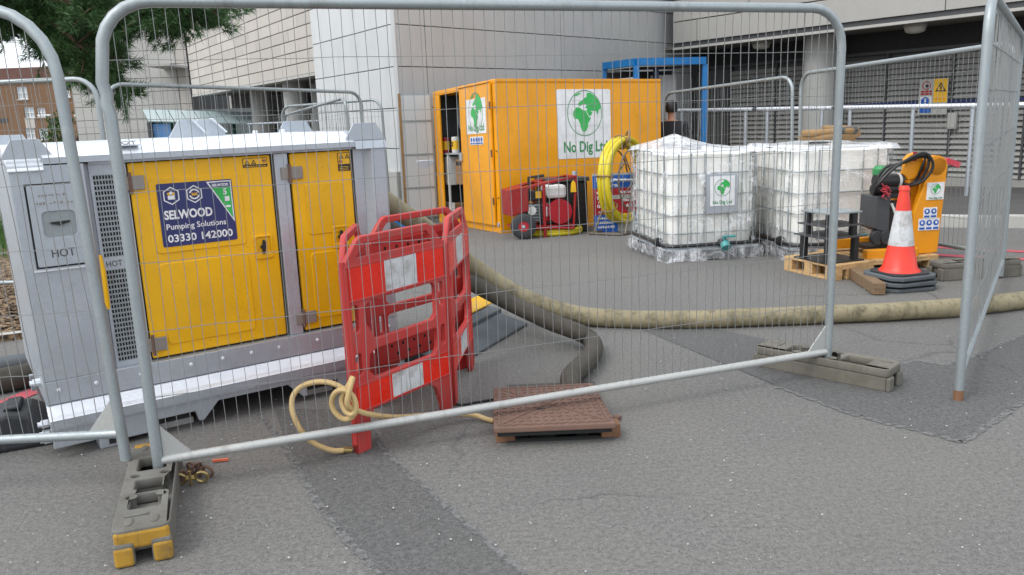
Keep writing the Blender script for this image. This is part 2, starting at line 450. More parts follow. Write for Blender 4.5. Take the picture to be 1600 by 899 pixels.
def link(name, me, mat, parent=None, smooth=False, bevel=0, loc=None, rot=None, stuff=False):
    o = bpy.data.objects.new(name, me); C.objects.link(o)
    if not me.materials: me.materials.append(mat)
    if parent is not None: o.parent = parent
    if smooth:
        me.shade_smooth()
        if smooth != 'all':
            me.set_sharp_from_angle(angle=R(40))
    if bevel:
        b = o.modifiers.new('bevel', 'BEVEL'); b.width = bevel; b.segments = 2; b.limit_method = 'ANGLE'; b.angle_limit = R(40)
    if loc is not None: o.location = loc
    if rot is not None: o.rotation_euler = rot
    if stuff: o['kind'] = 'stuff'
    return o
def tag(o, label=None, cat=None, group=None, kind=None):
    if label: o['label'] = label
    if cat: o['category'] = cat
    if group: o['group'] = group
    if kind: o['kind'] = kind
    return o
TILT = math.atan(SLOPE)
def thing(name, loc, rz=0.0, tilt=False):
    o = bpy.data.objects.new(name, None); C.objects.link(o)
    o.empty_display_size = .2
    m = Matrix.Rotation(rz, 4, 'Z')
    if tilt: m = Matrix.Rotation(-TILT, 4, 'X') @ m
    o.matrix_world = Matrix.Translation(loc) @ m
    return o
def copy_thing(src, loc=None, rz=None):
    c = src.copy(); C.objects.link(c)
    if loc is not None: c.location = loc
    if rz is not None: c.rotation_euler = (0, 0, rz)
    for ch in src.children:
        d = ch.copy(); C.objects.link(d); d.parent = c
        for g in ch.children:
            e = g.copy(); C.objects.link(e); e.parent = d
    return c
def curve_mesh(data, name):
    o = bpy.data.objects.new('tmp', data); C.objects.link(o)
    dg = bpy.context.evaluated_depsgraph_get()
    me = bpy.data.meshes.new_from_object(o.evaluated_get(dg)); me.name = name
    bpy.data.objects.remove(o); bpy.data.curves.remove(data)
    return me
FRONT = (R(90), 0, 0)
def plate(name, loops, t, mat, parent=None, bevel=0.0, loc=(0, 0, 0), rot=FRONT, res=1):
    """2-D outline with holes, t thick, standing upright and facing -y"""
    cu = bpy.data.curves.new(name, 'CURVE'); cu.dimensions = '2D'; cu.fill_mode = 'BOTH'
    cu.extrude = max(t / 2 - bevel, 0.0005); cu.bevel_depth = bevel; cu.bevel_resolution = 1; cu.offset = -bevel
    for lp in loops:
        sp = cu.splines.new('POLY'); sp.points.add(len(lp) - 1)
        for q, (x, y) in zip(sp.points, lp): q.co = (x, y, 0, 1)
        sp.use_cyclic_u = True
    me = curve_mesh(cu, name)
    me.materials.clear()
    return link(name, me, mat, parent, loc=loc, rot=rot)
def text(s, size, mat, parent, loc, rot=FRONT, bold=0.0, width=None, align='LEFT', name='lettering', ext=.0008):
    cu = bpy.data.curves.new(name, 'FONT'); cu.body = s; cu.size = size; cu.extrude = ext
    cu.offset = bold; cu.align_x = align; cu.resolution_u = 3
    me = curve_mesh(cu, name); me.materials.clear()
    if width:
        xs = [v.co.x for v in me.vertices]; k = width / (max(xs) - min(xs)); x0 = min(xs) if align == 'LEFT' else 0
        for v in me.vertices: v.co.x = (v.co.x - x0) * k
    return link(name, me, mat, parent, loc=loc, rot=rot)
def rrect(x0, y0, x1, y1, r, n=4):
    o = []
    for cx, cy, a in ((x1 - r, y1 - r, 0), (x0 + r, y1 - r, 90), (x0 + r, y0 + r, 180), (x1 - r, y0 + r, 270)):
        for k in range(n + 1):
            t = R(a + 90 * k / n); o.append((cx + r * math.cos(t), cy + r * math.sin(t)))
    return o
def circ(cx, cy, rx, ry=None, n=28):
    ry = ry or rx
    return [(cx + rx * math.cos(2 * math.pi * k / n), cy + ry * math.sin(2 * math.pi * k / n)) for k in range(n)]
def bez(pts, n=8):
    """smooth curve through points (Catmull-Rom)"""
    P = [Vector(p) for p in pts]; P = [2 * P[0] - P[1]] + P + [2 * P[-1] - P[-2]]; o = []
    for i in range(1, len(P) - 2):
        for k in range(n):
            t = k / n; a, b, c, d = P[i - 1:i + 3]
            o.append(0.5 * ((2 * b) + (c - a) * t + (2 * a - 5 * b + 4 * c - d) * t * t + (3 * b - a - 3 * c + d) * t ** 3))
    o.append(P[-2]); return o

AFR = [(265,262),(305,265),(330,290),(370,300),(385,340),(410,375),(425,372),(410,405),(390,440),(392,470),(370,515),(345,530),(325,515),(308,465),(305,435),(290,410),(280,385),(245,385),(228,350),(232,305)]
EUR = [(280,230),(300,205),(330,190),(350,160),(375,160),(385,110),(415,105),(470,140),(510,190),(540,250),(530,290),(515,285),(510,310),(495,345),(485,305),(465,300),(440,305),(418,300),(442,322),(430,345),(405,360),(385,320),(374,298),(388,280),(360,262),(383,240),(350,228),(320,240),(300,250)]
ICE = [(225,145),(290,110),(325,112),(270,142)]
def globe(parent, cx, cz, r, y, rot=FRONT, green='green', detail=True, ky=1.0):
    f = lambda L_: [((x - 357) / 192 * r, -(yy - 325) / 247 * r * ky) for x, yy in L_]
    loc = Vector((cx, y, cz))
    plate('globe_land', [f(AFR)], .0012, M[green], parent, loc=loc, rot=rot)
    plate('globe_land', [f(EUR)], .0012, M[green], parent, loc=loc, rot=rot)
    if detail:
        plate('globe_land', [f(ICE)], .0012, M[green], parent, loc=loc, rot=rot)
        plate('globe_ring', [circ(0, 0, r, r * ky, 40), circ(0, 0, r * .965, r * .965 * ky, 40)], .0012, M['green_dark'], parent, loc=loc, rot=rot)
        mb = MB()
        for k in (-.55, 0, .55):
            w = math.sqrt(1 - k * k) * r * .97
            mb.bar((-w, k * r * ky, 0), (w, k * r * ky, 0), .003, .0008)
        for k in (.35, .75):
            for sg in (-1, 1):
                pts = [(sg * k * r * math.cos(t), .97 * r * ky * math.sin(t), 0) for t in [R(-90 + 20 * q) for q in range(10)]]
                for a, b in zip(pts, pts[1:]): mb.bar(a, b, .003, .0008)
        mb.done('globe_grid', M['sign_grey'], parent, loc=loc, rot=rot)
    else:
        plate('globe_ring', [circ(0, 0, r, r, 24), circ(0, 0, r * .95, r * .95, 24)], .0012, M['green_dark'], parent, loc=loc, rot=rot)
# ================================================================== THE SETTING
def sheet(name, poly, mat, h, kind='structure', sub=0):
    mb = MB(); mb._add([Vector((p[0], p[1], gz(p[1]) + h)) for p in poly], [tuple(range(len(poly)))])
    o = mb.done(name, mat); o['kind'] = kind
    return o
HX0, HX1, HY0, HY1 = 0.0, 0.40, 3.60, 4.34          # the open manhole
xs = [-400, -120, -50, -25, -14, -8, -5, -3, -1.5, HX0, HX1, 1.5, 3, 5, 8, 14, 25, 50, 120, 400]
ys = [-60, -20, -5, 0, 2, HY0, HY1, 6, 8, 10, 12, 16, 20, 25, 30, 40, 80, 200, 700]
mb = MB(); grid = [[mb.bm.verts.new((x, y, gz(y))) for x in xs] for y in ys]
for j in range(len(ys) - 1):
    for i in range(len(xs) - 1):
        if xs[i] == HX0 and ys[j] == HY0: continue
        mb.bm.faces.new((grid[j][i], grid[j][i + 1], grid[j + 1][i + 1], grid[j + 1][i]))
mb.done('ground', M['asphalt'])['kind'] = 'structure'
mb = MB()                                              # brick-lined shaft under the cover
e = .004
for a, b in (((HX0, HY0), (HX1, HY0)), ((HX1, HY0), (HX1, HY1)), ((HX1, HY1), (HX0, HY1)), ((HX0, HY1), (HX0, HY0))):
    mb.quad((*a, -.003), (*b, -.003), (*b, -1.2), (*a, -1.2))
mb.quad((HX0, HY0, -1.2), (HX1, HY0, -1.2), (HX1, HY1, -1.2), (HX0, HY1, -1.2))
mb.done('manhole_shaft', M['paving_dark'])['kind'] = 'structure'

def gp(*pts): return [G(x, y) for x, y in pts]
pl = gp((448, 700), (505, 800), (590, 899)) + [Vector((-.55, 2.0, 0))]
pr = [Vector((.06, 2.0, 0))] + gp((822, 899), (700, 795), (615, 720), (585, 672), (560, 640)) + gp((430, 640))
sheet('asphalt_patch', pl + pr, M['asphalt_dark'], .003)
def seam(px, w):
    p = bez([G(x, y) for x, y in px], 4)
    mb = MB(); rows = []
    for i, a in enumerate(p):
        d = (p[min(i + 1, len(p) - 1)] - p[max(i - 1, 0)]).normalized(); s = Vector((-d.y, d.x, 0)) * w / 2
        k1, k2 = random.uniform(.6, 1.35), random.uniform(.6, 1.35)
        rows.append((mb.bm.verts.new((a + s * k1).xy.to_3d() + Vector((0, 0, gz(a.y) + .0045))), mb.bm.verts.new((a - s * k2).xy.to_3d() + Vector((0, 0, gz(a.y) + .0045)))))
    for A, B in zip(rows, rows[1:]): mb.bm.faces.new((A[0], A[1], B[1], B[0]))
    mb.done('asphalt_seam', M['asphalt_seal'])['kind'] = 'structure'
def jit(px, n=4, am=1.0):
    o = []
    for (a, b), (c, d) in zip(px, px[1:]):
        for k in range(n):
            t = k / n; o.append((a + (c - a) * t + random.uniform(-am, am), b + (d - b) * t))
    return o + [px[-1]]
seam(jit([(400, 640), (448, 704), (505, 800), (592, 899)]), .034)
seam(jit([(585, 690), (618, 722), (700, 795), (822, 899)]), .028)
big = gp((1002, 515), (1100, 556), (1215, 604), (1330, 646), (1503, 690), (1600, 628), (1900, 480), (1900, 400), (1600, 526), (1512, 562), (1478, 573), (1432, 566), (1395, 574), (1240, 540), (1105, 512))
sheet('asphalt_patch', big, M['asphalt_dark'], .003)
seam(jit([(1215, 606), (1330, 648), (1503, 692)], 5, 1.5), .032)
seam(jit([(1503, 692), (1560, 655), (1640, 602)], 4, 2), .035)
seam(jit([(1395, 573), (1432, 565), (1478, 572), (1512, 561), (1600, 525), (1700, 484)], 3, 2), .025)
# pebbles and grit lying loose
mb = MB()
for _ in range(420):
    Y = 2.1 + 4.5 * random.random() ** 1.3; X = random.uniform(-.75, .85) * Y
    if HX0 - .2 < X < HX1 + .2 and HY0 - .2 < Y < HY1 + .2: continue
    r = random.uniform(.002, .0055)
    vs = [Vector((X + r * math.cos(a) * random.uniform(.7, 1.3), Y + r * math.sin(a) * random.uniform(.7, 1.3), .009 + z * r)) for a in (0, 1.6, 3.1, 4.7) for z in (0,)] + [Vector((X, Y, .009 + r))]
    mb._add(vs, [(0, 1, 4), (1, 2, 4), (2, 3, 4), (3, 0, 4)])
o = mb.done('loose_grit', M['concrete_pale']); o['kind'] = 'stuff'

# ---- red double lines painted on the road
def line(px, w, name='red_road_line'):
    p = [G(x, y) for x, y in px]; mb = MB()
    for a, b in zip(p, p[1:]):
        d = (b - a).normalized(); s = Vector((-d.y, d.x, 0)) * w / 2
        mb.quad(a + s, a - s, b - s, b + s)
    for v in mb.bm.verts: v.co.z = gz(v.co.y) + .005
    mb.done(name, M['red_line'])['kind'] = 'structure'
line([(-60, 622), (0, 602), (75, 582)], .12); line([(-60, 664), (0, 634), (78, 602)], .12)
line([(1440, 386), (1600, 394), (1700, 399)], .13); line([(1440, 398), (1600, 406), (1700, 411)], .13)

# ---- planting bed, grass and wall on the left
mb = MB()
bed = [G(-700, 540), G(-20, 538), G(40, 530), G(100, 512), G(160, 430), G(60, 404), G(-500, 404)]
mb.prism([(p.x, p.y) for p in bed], -.25, .05, 'z')
o = mb.done('planting_bed', M['mulch']); o['kind'] = 'structure'
mb = MB()
for _ in range(1500):
    t = random.random(); p = G(random.uniform(-60, 100), 418 + 108 * random.random() ** .8)
    a = random.uniform(0, 6.28); l_ = random.uniform(.015, .05); w = l_ * .4; z = max(gz(p.y), -.05) + .052 + random.uniform(0, .015)
    d = Vector((math.cos(a), math.sin(a), random.uniform(-.3, .3))) * l_; s = Vector((-math.sin(a), math.cos(a), random.uniform(-.4, .4))) * w
    c = Vector((p.x, p.y, z)); mb.quad(c - d - s, c + d - s, c + d + s, c - d + s)
o = mb.done('bark_chips', M['mulch']); o['kind'] = 'stuff'
mb = MB()
for _ in range(5200):
    p = G(random.uniform(-160, 120), 352 + 66 * random.random())
    h = random.uniform(.12, .38); a = random.uniform(0, 6.28); w = .012
    d = Vector((math.cos(a), math.sin(a), 0)); lean = Vector((random.uniform(-.1, .1), random.uniform(-.1, .1), 0))
    b = Vector((p.x, p.y, gz(p.y))); mb.quad(b - d * w, b + d * w, b + lean + Vector((0, 0, h)))
o = mb.done('grass', M['grass']); o['kind'] = 'stuff'
w0 = G(-700, 350); w1 = G(175, 348)
o = thing('garden_wall', w0, math.atan2(w1.y - w0.y, w1.x - w0.x)); tag(o, 'low buff garden wall behind the grass at the left edge', 'wall')
n = 0; x = 0; Lw = (w1 - w0).length
while x < Lw:
    MB().box((x + .005, 0, -.4), (min(x + 1.2, Lw) - .005, .25, .86)).done('wall_block', M['stone_back'], o, bevel=.01)
    MB().box((x + .003, -.03, .862), (min(x + 1.2, Lw) - .003, .28, .93)).done('coping_stone', M['concrete_pale'], o, bevel=.01)
    x += 1.2
# steel tube lying along the bed edge
a, b = G(-60, 534, .03), G(60, 520, .03)
tag(MB().tube([a, b], .03, 12).done('edging_tube', M['tube_worn'], smooth=True), 'grey steel tube lying along the bark bed at the left edge', 'tube')

# ================================================================== BUILDINGS
def frame_dir(o, d):                                   # local x along d, local -y towards the viewer side
    return math.atan2(d.y, d.x)
# ---- panelled corner tower
TC = AT(625, 200, 14.0); TC.z = 0
TL = Vector((-.545, .839, 0)); TR = Vector((math.sin(R(43)), math.cos(R(43)), 0))
def s_on(p0, d, px, py=150):                           # distance along a wall to a line of sight
    r = ray(px, py); k = (r.x * p0.y - r.y * p0.x) / (d.x * r.y - d.y * r.x)
    return k
zt = [AT(625, 37.5, 14).z, AT(625, 104, 14).z]; dz = zt[0] - zt[1]
zs = [zt[1] + dz * k for k in range(-4, 7)]
tower = thing('panelled_tower', TC); tag(tower, 'pale grey metal panelled corner block between the two low wings', 'building')
LL = s_on(TC, TL, 497); LR = s_on(TC, TR, 1060) + .6
brk = [0, s_on(TC, TR, 668), s_on(TC, TR, 877), LR]
MB().prism([(0, 0), (TR.x * (LR - .02), TR.y * (LR - .02)), (TR.x * LR - 1, TR.y * LR + 6), (TL.x * (LL - .02) + 1, TL.y * LL + 6), (TL.x * (LL - .02), TL.y * (LL - .02))], -1, zs[-1] - .1, 'z').done('core_wall', M['gap'], tower, loc=(0.0, .06, 0))
for z0, z1 in zip(zs, zs[1:]):
    g_ = .0065
    mL = Matrix.Rotation(math.atan2(-TL.y, -TL.x), 4, 'Z')
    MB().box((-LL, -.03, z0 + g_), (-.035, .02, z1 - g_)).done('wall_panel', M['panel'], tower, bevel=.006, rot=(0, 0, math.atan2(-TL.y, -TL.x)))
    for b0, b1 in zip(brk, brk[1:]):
        MB().box((b0 + .008 + (.0 if b0 else .02), -.03, z0 + g_), (b1 - .008, .02, z1 - g_)).done('wall_panel', M['panel_grey_shaded'], tower, bevel=.006, rot=(0, 0, math.atan2(TR.y, TR.x)))  # same cladding as the left face, coloured darker for its shade
MB().box((-.035, -.035, zs[0]), (.035, .035, zs[-1])).done('corner_trim', M['panel'], tower, rot=(0, 0, R(-10)), bevel=.01)
# plinth stones below the panels
for k in range(4):
    MB().box((-LL * (k + 1) / 4 + .01, -.12, -.7), (-LL * k / 4 - .01, .05, AT(625, 268, 14).z)).done('plinth_block', M['concrete_pale'], tower, bevel=.015, rot=(0, 0, math.atan2(-TL.y, -TL.x)))

# ---- stone wing on columns, behind and left
SW0 = TC + TL * LL; s_end = s_on(TC, TL, 301) - LL
wing = thing('stone_wing', SW0, math.atan2(-TL.y, -TL.x)); tag(wing, 'buff stone wing raised on columns, left of the pale tower', 'building')
zb = AT(497, 113, SW0.y).z; rh = .245
MB().box((-s_end, .05, zb + .02), (-.02, 5, zb + rh * 17)).done('core_wall', M['gap'], wing)
for r_ in range(17):
    x = -s_end; off = .0 if r_ % 2 else .6
    xsb = [-s_end] + [-s_end + off + 1.2 * k for k in range(1 if off == 0 else 0, 14) if .15 < off + 1.2 * k < s_end - .15] + [-.03]
    for a, b in zip(xsb, xsb[1:]):
        MB().box((a + .004, random.uniform(-.004, .004), zb + r_ * rh + .009), (b - .004, .06, zb + (r_ + 1) * rh - .009)).done('stone_slab', M['stone'], wing, bevel=.004)
MB().box((-s_end, -.02, zb - .06), (-.03, .3, zb)).done('drip_trim', M['concrete_pale'], wing)
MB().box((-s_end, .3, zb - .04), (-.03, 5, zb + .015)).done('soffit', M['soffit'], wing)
MB().box((-s_end - 3, 4.6, -1.2), (1.5, 4.9, zb + .05)).done('back_wall', M['shade_wall'], wing)
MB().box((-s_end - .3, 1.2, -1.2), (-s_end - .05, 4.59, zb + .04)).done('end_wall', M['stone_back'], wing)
MB().box((-s_end - .2, 3.6, -1.2), (0, 4.59, 1.58)).done('sill_wall', M['shade_wall'], wing)
for k in range(9):
    MB().box((-s_end + 1.4 * k + .05, 3.5, 1.6), (-s_end + 1.4 * k + 1.32, 3.56, zb - .1)).done('window_pane', M['glass'], wing)
    MB().box((-s_end + 1.4 * k - .03, 3.45, -.8), (-s_end + 1.4 * k + .03, 3.58, zb - .05)).done('mullion', M['dark_grey'], wing)
def wcol(px, r, dep):
    s_ = s_on(SW0 + Vector((TL.y, -TL.x, 0)) * -dep * -1 if False else SW0, TL, px)
    MB().lathe([(r, -1.2), (r, zb - .04)], 20, (-s_, dep, 0)).done('column', M['concrete'], wing, smooth=True)
wcol(424, .30, .6); wcol(404, .22, 1.6); wcol(341, .30, 1.2)
MB().box((-s_end, 1.9, .7), (-4.0, 2.4, 1.75)).done('balcony_wall', M['stone'], wing)
for z in (1.15, 1.55):
    MB().tube([(-6.5, .35, z), (0, .35, z)], .025, 8).done('rail', M['galv'], wing, smooth=True)
for k in range(6):
    MB().tube([(-6.4 + 1.25 * k, .35, -1.0), (-6.4 + 1.25 * k, .35, 1.55)], .022, 8).done('rail_post', M['galv'], wing, smooth=True)

# ---- far block-faced wall
bw0, bw1 = AT(120, 200, 31), AT(286, 200, 31); bw0.z = bw1.z = 0
back = thing('block_faced_building', bw0, math.atan2(bw1.y - bw0.y, bw1.x - bw0.x)); tag(back, 'grey block-faced building end behind the pine branches', 'building')
Wb = (bw1 - bw0).length
MB().box((.02, .05, -1.2), (Wb + .42, 6, 7.3)).done('core_wall', M['gap'], back)
nc = 4
for r_ in range(17):
    for c_ in range(nc):
        MB().box((Wb * c_ / nc + .006, 0, -1.0 + r_ * .485 + .008), (Wb * (c_ + 1) / nc - .006, .1, -1.0 + (r_ + 1) * .485 - .008)).done('wall_block', M['stone_back'], back, bevel=.006)
    MB().box((Wb + .004, .03, -1.0 + r_ * .485 + .008), (Wb + .42, .12, -1.0 + (r_ + 1) * .485 - .008)).done('wall_block', M['stone'], back, bevel=.006)
p = AT(283, 108, 30.5)
MB().box((Wb - .45, -1.6, AT(280, 104, 31).z - .08), (Wb + .42, .1, AT(280, 104, 31).z)).done('canopy_slab', M['concrete_pale'], back)

# ---- right wing: fascia, soffit, louvred plant wall
FA, FB = AT(1052, 79, 19.6), AT(1600, 16, 13.6)
fd = (FB - FA); fd.z = 0; fd.normalize()
FZ = (FA.z + FB.z) / 2
FA = Vector((FA.x, FA.y, 0))
lou = thing('louvred_wing', FA, math.atan2(fd.y, fd.x)); tag(lou, 'beige clad wing overhanging a dark louvred plant wall, at the right', 'building')
FL = 13.0
zA = AT(1052, 79, 19.6).z
MB().box((0, .06, FZ + .1), (FL, 3, FZ + 4)).done('core_wall', M['gap'], lou)
fr = [.14, .62, 1.10, 1.58, 2.06, 2.54]
for k in range(len(fr) - 1):
    off = (.7, 2.1)[k % 2]
    cuts = [0] + [off + 2.75 * q for q in range(6) if off + 2.75 * q < FL] + [FL]
    for a, b in zip(cuts, cuts[1:]):
        MB().box((a + .008, 0, FZ + fr[k] + .01), (b - .008, .08, FZ + fr[k + 1] - .01)).done('fascia_panel', M['fascia'], lou, bevel=.006)
MB().box((0, -.02, FZ + .0), (FL, .12, FZ + .05)).done('drip_trim', M['concrete_pale'], lou)
MB().box((0, .04, FZ + .05), (FL, .12, FZ + .138)).done('shadow_gap', M['dark_grey'], lou)
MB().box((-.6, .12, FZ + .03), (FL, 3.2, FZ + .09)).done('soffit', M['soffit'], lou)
SB = 1.35                                              # louvre wall set back under the soffit
MB().box((-.5, SB + .14, -1.2), (FL, SB + .4, FZ + .03)).done('shade_backing_wall', M['shade_wall'], lou)  # near-black to stand for the shadow band under the soffit
MB().box((-4.0, SB + .5, -1.2), (.4, SB + .8, FZ + 3.5)).done('return_wall', M['panel_grey_shaded'], lou)
zl0, zl1 = AT(1500, 279, 15.3).z, FZ - .42
nb, ns = 9, int((zl1 - zl0) / .105)
bw = 1.30
sl = MB().box((.02, -.015, -.008), (bw - .02, .015, .008)).done('louvre_slat', M['louvre'], lou)
sl.location = (.6, SB, zl0 + .05); sl.rotation_euler = (R(52), 0, 0); sl.scale = (1, 2.8, 1)
sl.data.transform(Matrix.Scale(3.7, 4, (0, 1, 0))); sl.scale = (1, 1, 1)
first = True
for b_ in range(nb):
    for k in range(ns):
        if first: first = False; continue
        c_ = sl.copy(); C.objects.link(c_); c_.location = (.6 + b_ * bw, SB, zl0 + .05 + k * .105)
    MB().box((.6 + b_ * bw - .018, SB - .055, zl0), (.6 + b_ * bw + .018, SB + .1, zl1)).done('louvre_mullion', M['dark_grey'], lou)
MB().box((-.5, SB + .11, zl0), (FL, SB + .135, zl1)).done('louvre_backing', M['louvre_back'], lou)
MB().box((-.5, SB - .03, -1.0), (FL, SB + .13, zl0 - .005)).done('plinth_wall', M['louvre'], lou)
MB().box((-.5, SB - .05, zl1), (FL, SB + .13, zl1 + .06)).done('head_trim', M['dark_grey'], lou)
MB().box((-.5, SB - .065, AT(1460, 162, 15.4).z), (FL, SB - .05, AT(1460, 162, 15.4).z + .055)).done('blue_conduit', M['navy_paint'], lou)
def on_lou(px, py, dep):                                # local x and height of a line of sight on a plane parallel to the fascia
    n = Vector((fd.y, -fd.x, 0)); p0 = FA - n * dep; d = ray(px, py)
    t = (p0 - Vector((0, 0, CAM_H))).dot(n) / d.dot(n); q = Vector((0, 0, CAM_H)) + d * t
    return (q - FA).dot(fd), q.z
# concrete column
cx_, _ = on_lou(1280, 150, .75)
MB().lathe([(.33, -1.0), (.33, FZ + .03)], 32, (cx_, .75, 0)).done('column', M['concrete'], lou, smooth=True)
for px, py in ((1189, 88), (1429, 60)):
    x_, z_ = on_lou(px, py, .7)
    lt = thing('bulkhead_lamp', lou.matrix_world @ Vector((x_, .7, FZ + .03)), math.atan2(fd.y, fd.x))
    tag(lt, 'round white bulkhead lamp on the soffit ' + ('left of the concrete column' if px < 1300 else 'right of the concrete column'), 'lamp', 'bulkhead lamps under the soffit')
    MB().lathe([(.20, 0), (.20, -.05), (.19, -.05)], 24).done('base', M['concrete_pale'], lt, smooth=True)
    MB().lathe([(.0, -.16), (.10, -.155), (.165, -.13), (.185, -.08), (.185, -.05)], 24).done('diffuser', M['lamp_white'], lt, smooth=True)
# safety notices on the louvres
x0, z0 = on_lou(1434, 180, SB - .07); x1, z1 = on_lou(1483, 122, SB - .07)
sg = thing('safety_notice', lou.matrix_world @ Vector((x0, SB - .07, z0)), math.atan2(fd.y, fd.x))
tag(sg, 'grey and yellow safety notice board fixed to the louvres', 'sign')
w_, h_ = x1 - x0, z1 - z0
MB().box((0, -.012, 0), (w_, .012, h_)).done('board', M['sign_grey'], sg)
plate('yellow_field', [[(w_ * .52, h_ * .34), (w_ * .99, h_ * .34), (w_ * .99, h_ * .99), (w_ * .52, h_ * .99)]], .004, M['signyellow'], sg, loc=(0, -.016, 0))
plate('warning_triangle', [[(w_ * .57, h_ * .64), (w_ * .95, h_ * .64), (w_ * .76, h_ * .90)], [(w_ * .635, h_ * .675), (w_ * .885, h_ * .675), (w_ * .76, h_ * .845)]], .004, M['black'], sg, loc=(0, -.021, 0))
plate('warning_mark', [[(w_ * .74, h_ * .70), (w_ * .79, h_ * .70), (w_ * .78, h_ * .80), (w_ * .74, h_ * .78)]], .004, M['black'], sg, loc=(0, -.021, 0))
for k in range(3):
    MB().box((w_ * (.58 + .13 * k), -.021, h_ * .40), (w_ * (.67 + .13 * k), -.018, h_ * .47)).done('notice_line', M['orange'], sg)
plate('prohibition_ring', [circ(w_ * .26, h_ * .82, h_ * .12), circ(w_ * .26, h_ * .82, h_ * .095)], .004, M['red_vinyl'], sg, loc=(0, -.016, 0))
plate('prohibition_mark', [circ(w_ * .28, h_ * .81, h_ * .045)], .004, M['black'], sg, loc=(0, -.016, 0))
for k in range(2):
    MB().box((w_ * .08, -.018, h_ * (.56 + .07 * k)), (w_ * .46, -.014, h_ * (.61 + .07 * k))).done('notice_line', M['red_vinyl'], sg)
plate('white_field', [[(w_ * .04, h_ * .22), (w_ * .46, h_ * .22), (w_ * .46, h_ * .52), (w_ * .04, h_ * .52)]], .004, M['white'], sg, loc=(0, -.016, 0))
plate('mandatory_disc', [circ(w_ * .25, h_ * .38, h_ * .125)], .004, M['blue'], sg, loc=(0, -.021, 0))
MB().box((w_ * .22, -.027, h_ * .36), (w_ * .28, -.023, h_ * .46)).done('mandatory_mark', M['white'], sg)
MB().box((w_ * .22, -.027, h_ * .30), (w_ * .28, -.023, h_ * .335)).done('mandatory_mark', M['white'], sg)
MB().box((w_ * .06, -.018, h_ * .06), (w_ * .46, -.014, h_ * .18)).done('blue_field', M['blue'], sg)
# pale box on the louvres
x0, z0 = on_lou(1481, 202, SB - .07); x1, z1 = on_lou(1497, 176, SB - .07)
o = thing('junction_box', lou.matrix_world @ Vector((x0, SB - .07, z0)), math.atan2(fd.y, fd.x)); tag(o, 'pale square junction box beside the safety notice', 'box')
MB().box((0, -.06, 0), (x1 - x0, .02, z1 - z0)).done('case', M['sign_grey'], o, bevel=.01)
MB().box((.02, -.068, .02), (x1 - x0 - .02, -.062, z1 - z0 - .02)).done('lid', M['concrete_pale'], o, bevel=.004)
# galvanised handrail in front of the louvres
hr = thing('handrail', FA, math.atan2(fd.y, fd.x)); tag(hr, 'bright galvanised handrail in front of the louvred wall', 'railing')
D_ = -.9
xa, za = on_lou(1036, 173.5, D_); xb, zb_ = on_lou(1640, 163, D_)
zr = lambda x: za + (zb_ - za) * (x - xa) / (xb - xa)
joints = [xa, on_lou(1180, 171, D_)[0], on_lou(1305, 170, D_)[0], xb]
for a, b in zip(joints, joints[1:]):
    MB().tube([(a + .05, D_, zr(a)), (b - .05, D_, zr(b))], .04, 10).done('rail', M['galv_pale_skylit'], hr, smooth=True)
for j in joints[1:-1]:
    MB().tube([(j - .09, D_, zr(j)), (j + .09, D_, zr(j))], .028, 10).done('rail_joint', M['dark_grey'], hr, smooth=True)
for px in (1066, 1097, 1166, 1200, 1285, 1329, 1427, 1520):
    x_, _ = on_lou(px, 190, D_)
    MB().tube([(x_, D_ - .03, -.7), (x_, D_ - .03, zr(x_) - .05)], .035, 10).done('rail_post', M['galv'], hr, smooth=True)
# kerb and dark pavement in front of the wing
k0, k1 = G(1100, 352), G(1720, 358); kd = (k1 - k0).normalized()
kb = thing('kerb', k0, math.atan2(k1.y - k0.y, k1.x - k0.x)); tag(kb, 'pale concrete kerb along the road at the right', 'kerb')
Lk = (k1 - k0).length; k = 0
ksl = (gz(k1.y) - gz(k0.y)) / Lk
while k * .92 < Lk:
    x = k * .92
    MB().box((x + .005, 0, -.15 + ksl * x), (x + .912, .14, .155 + ksl * x)).done('kerb_stone', M['concrete_pale'], kb, bevel=.012); k += 1
nrm = Vector((-kd.y, kd.x, 0))
pv = [k0 + nrm * .15, k1 + nrm * .15, k1 + nrm * 9, k0 + nrm * 9]
mb = MB(); mb._add([Vector((p.x, p.y, gz(p.y) + .13)) for p in pv], [(0, 1, 2, 3)])
mb.done('pavement', M['paving_dark'])['kind'] = 'structure'

# ---- blue steel door portal against the tower
bp = thing('blue_door_portal', AT(943, 170, 17.2).xy.to_3d(), 0); tag(bp, 'bright blue steel door portal standing against the pale tower', 'doorway')
P0 = AT(945, 90, 17.2); P1 = AT(994, 95, 16.2); P2 = AT(1101, 104, 16.6)
loc0 = bp.location.copy()
def lp(p, z): return Vector((p.x - loc0.x, p.y - loc0.y, z))
zt0, zt1, zt2 = AT(945, 88, 17.2).z, AT(994, 90, 16.2).z, AT(1101, 101, 16.6).z
zt_ = (zt0 + zt1 + zt2) / 3
for p, w in ((P0, .10), (P1, .11), (P2, .10)):
    q = lp(p, 0); MB().box((q.x - w / 2, q.y - w / 2, -.6), (q.x + w / 2, q.y + w / 2, zt_ - .14)).done('post', M['blue_paint'], bp, bevel=.005)
for a, b, n_ in ((P0, P1, 'beam'), (P1, P2, 'beam')):
    MB().bar(lp(a, zt_ - .07), lp(b, zt_ - .07), .13, .137).done(n_, M['blue_paint'], bp)
back_p = P2 + (P0 - P1)

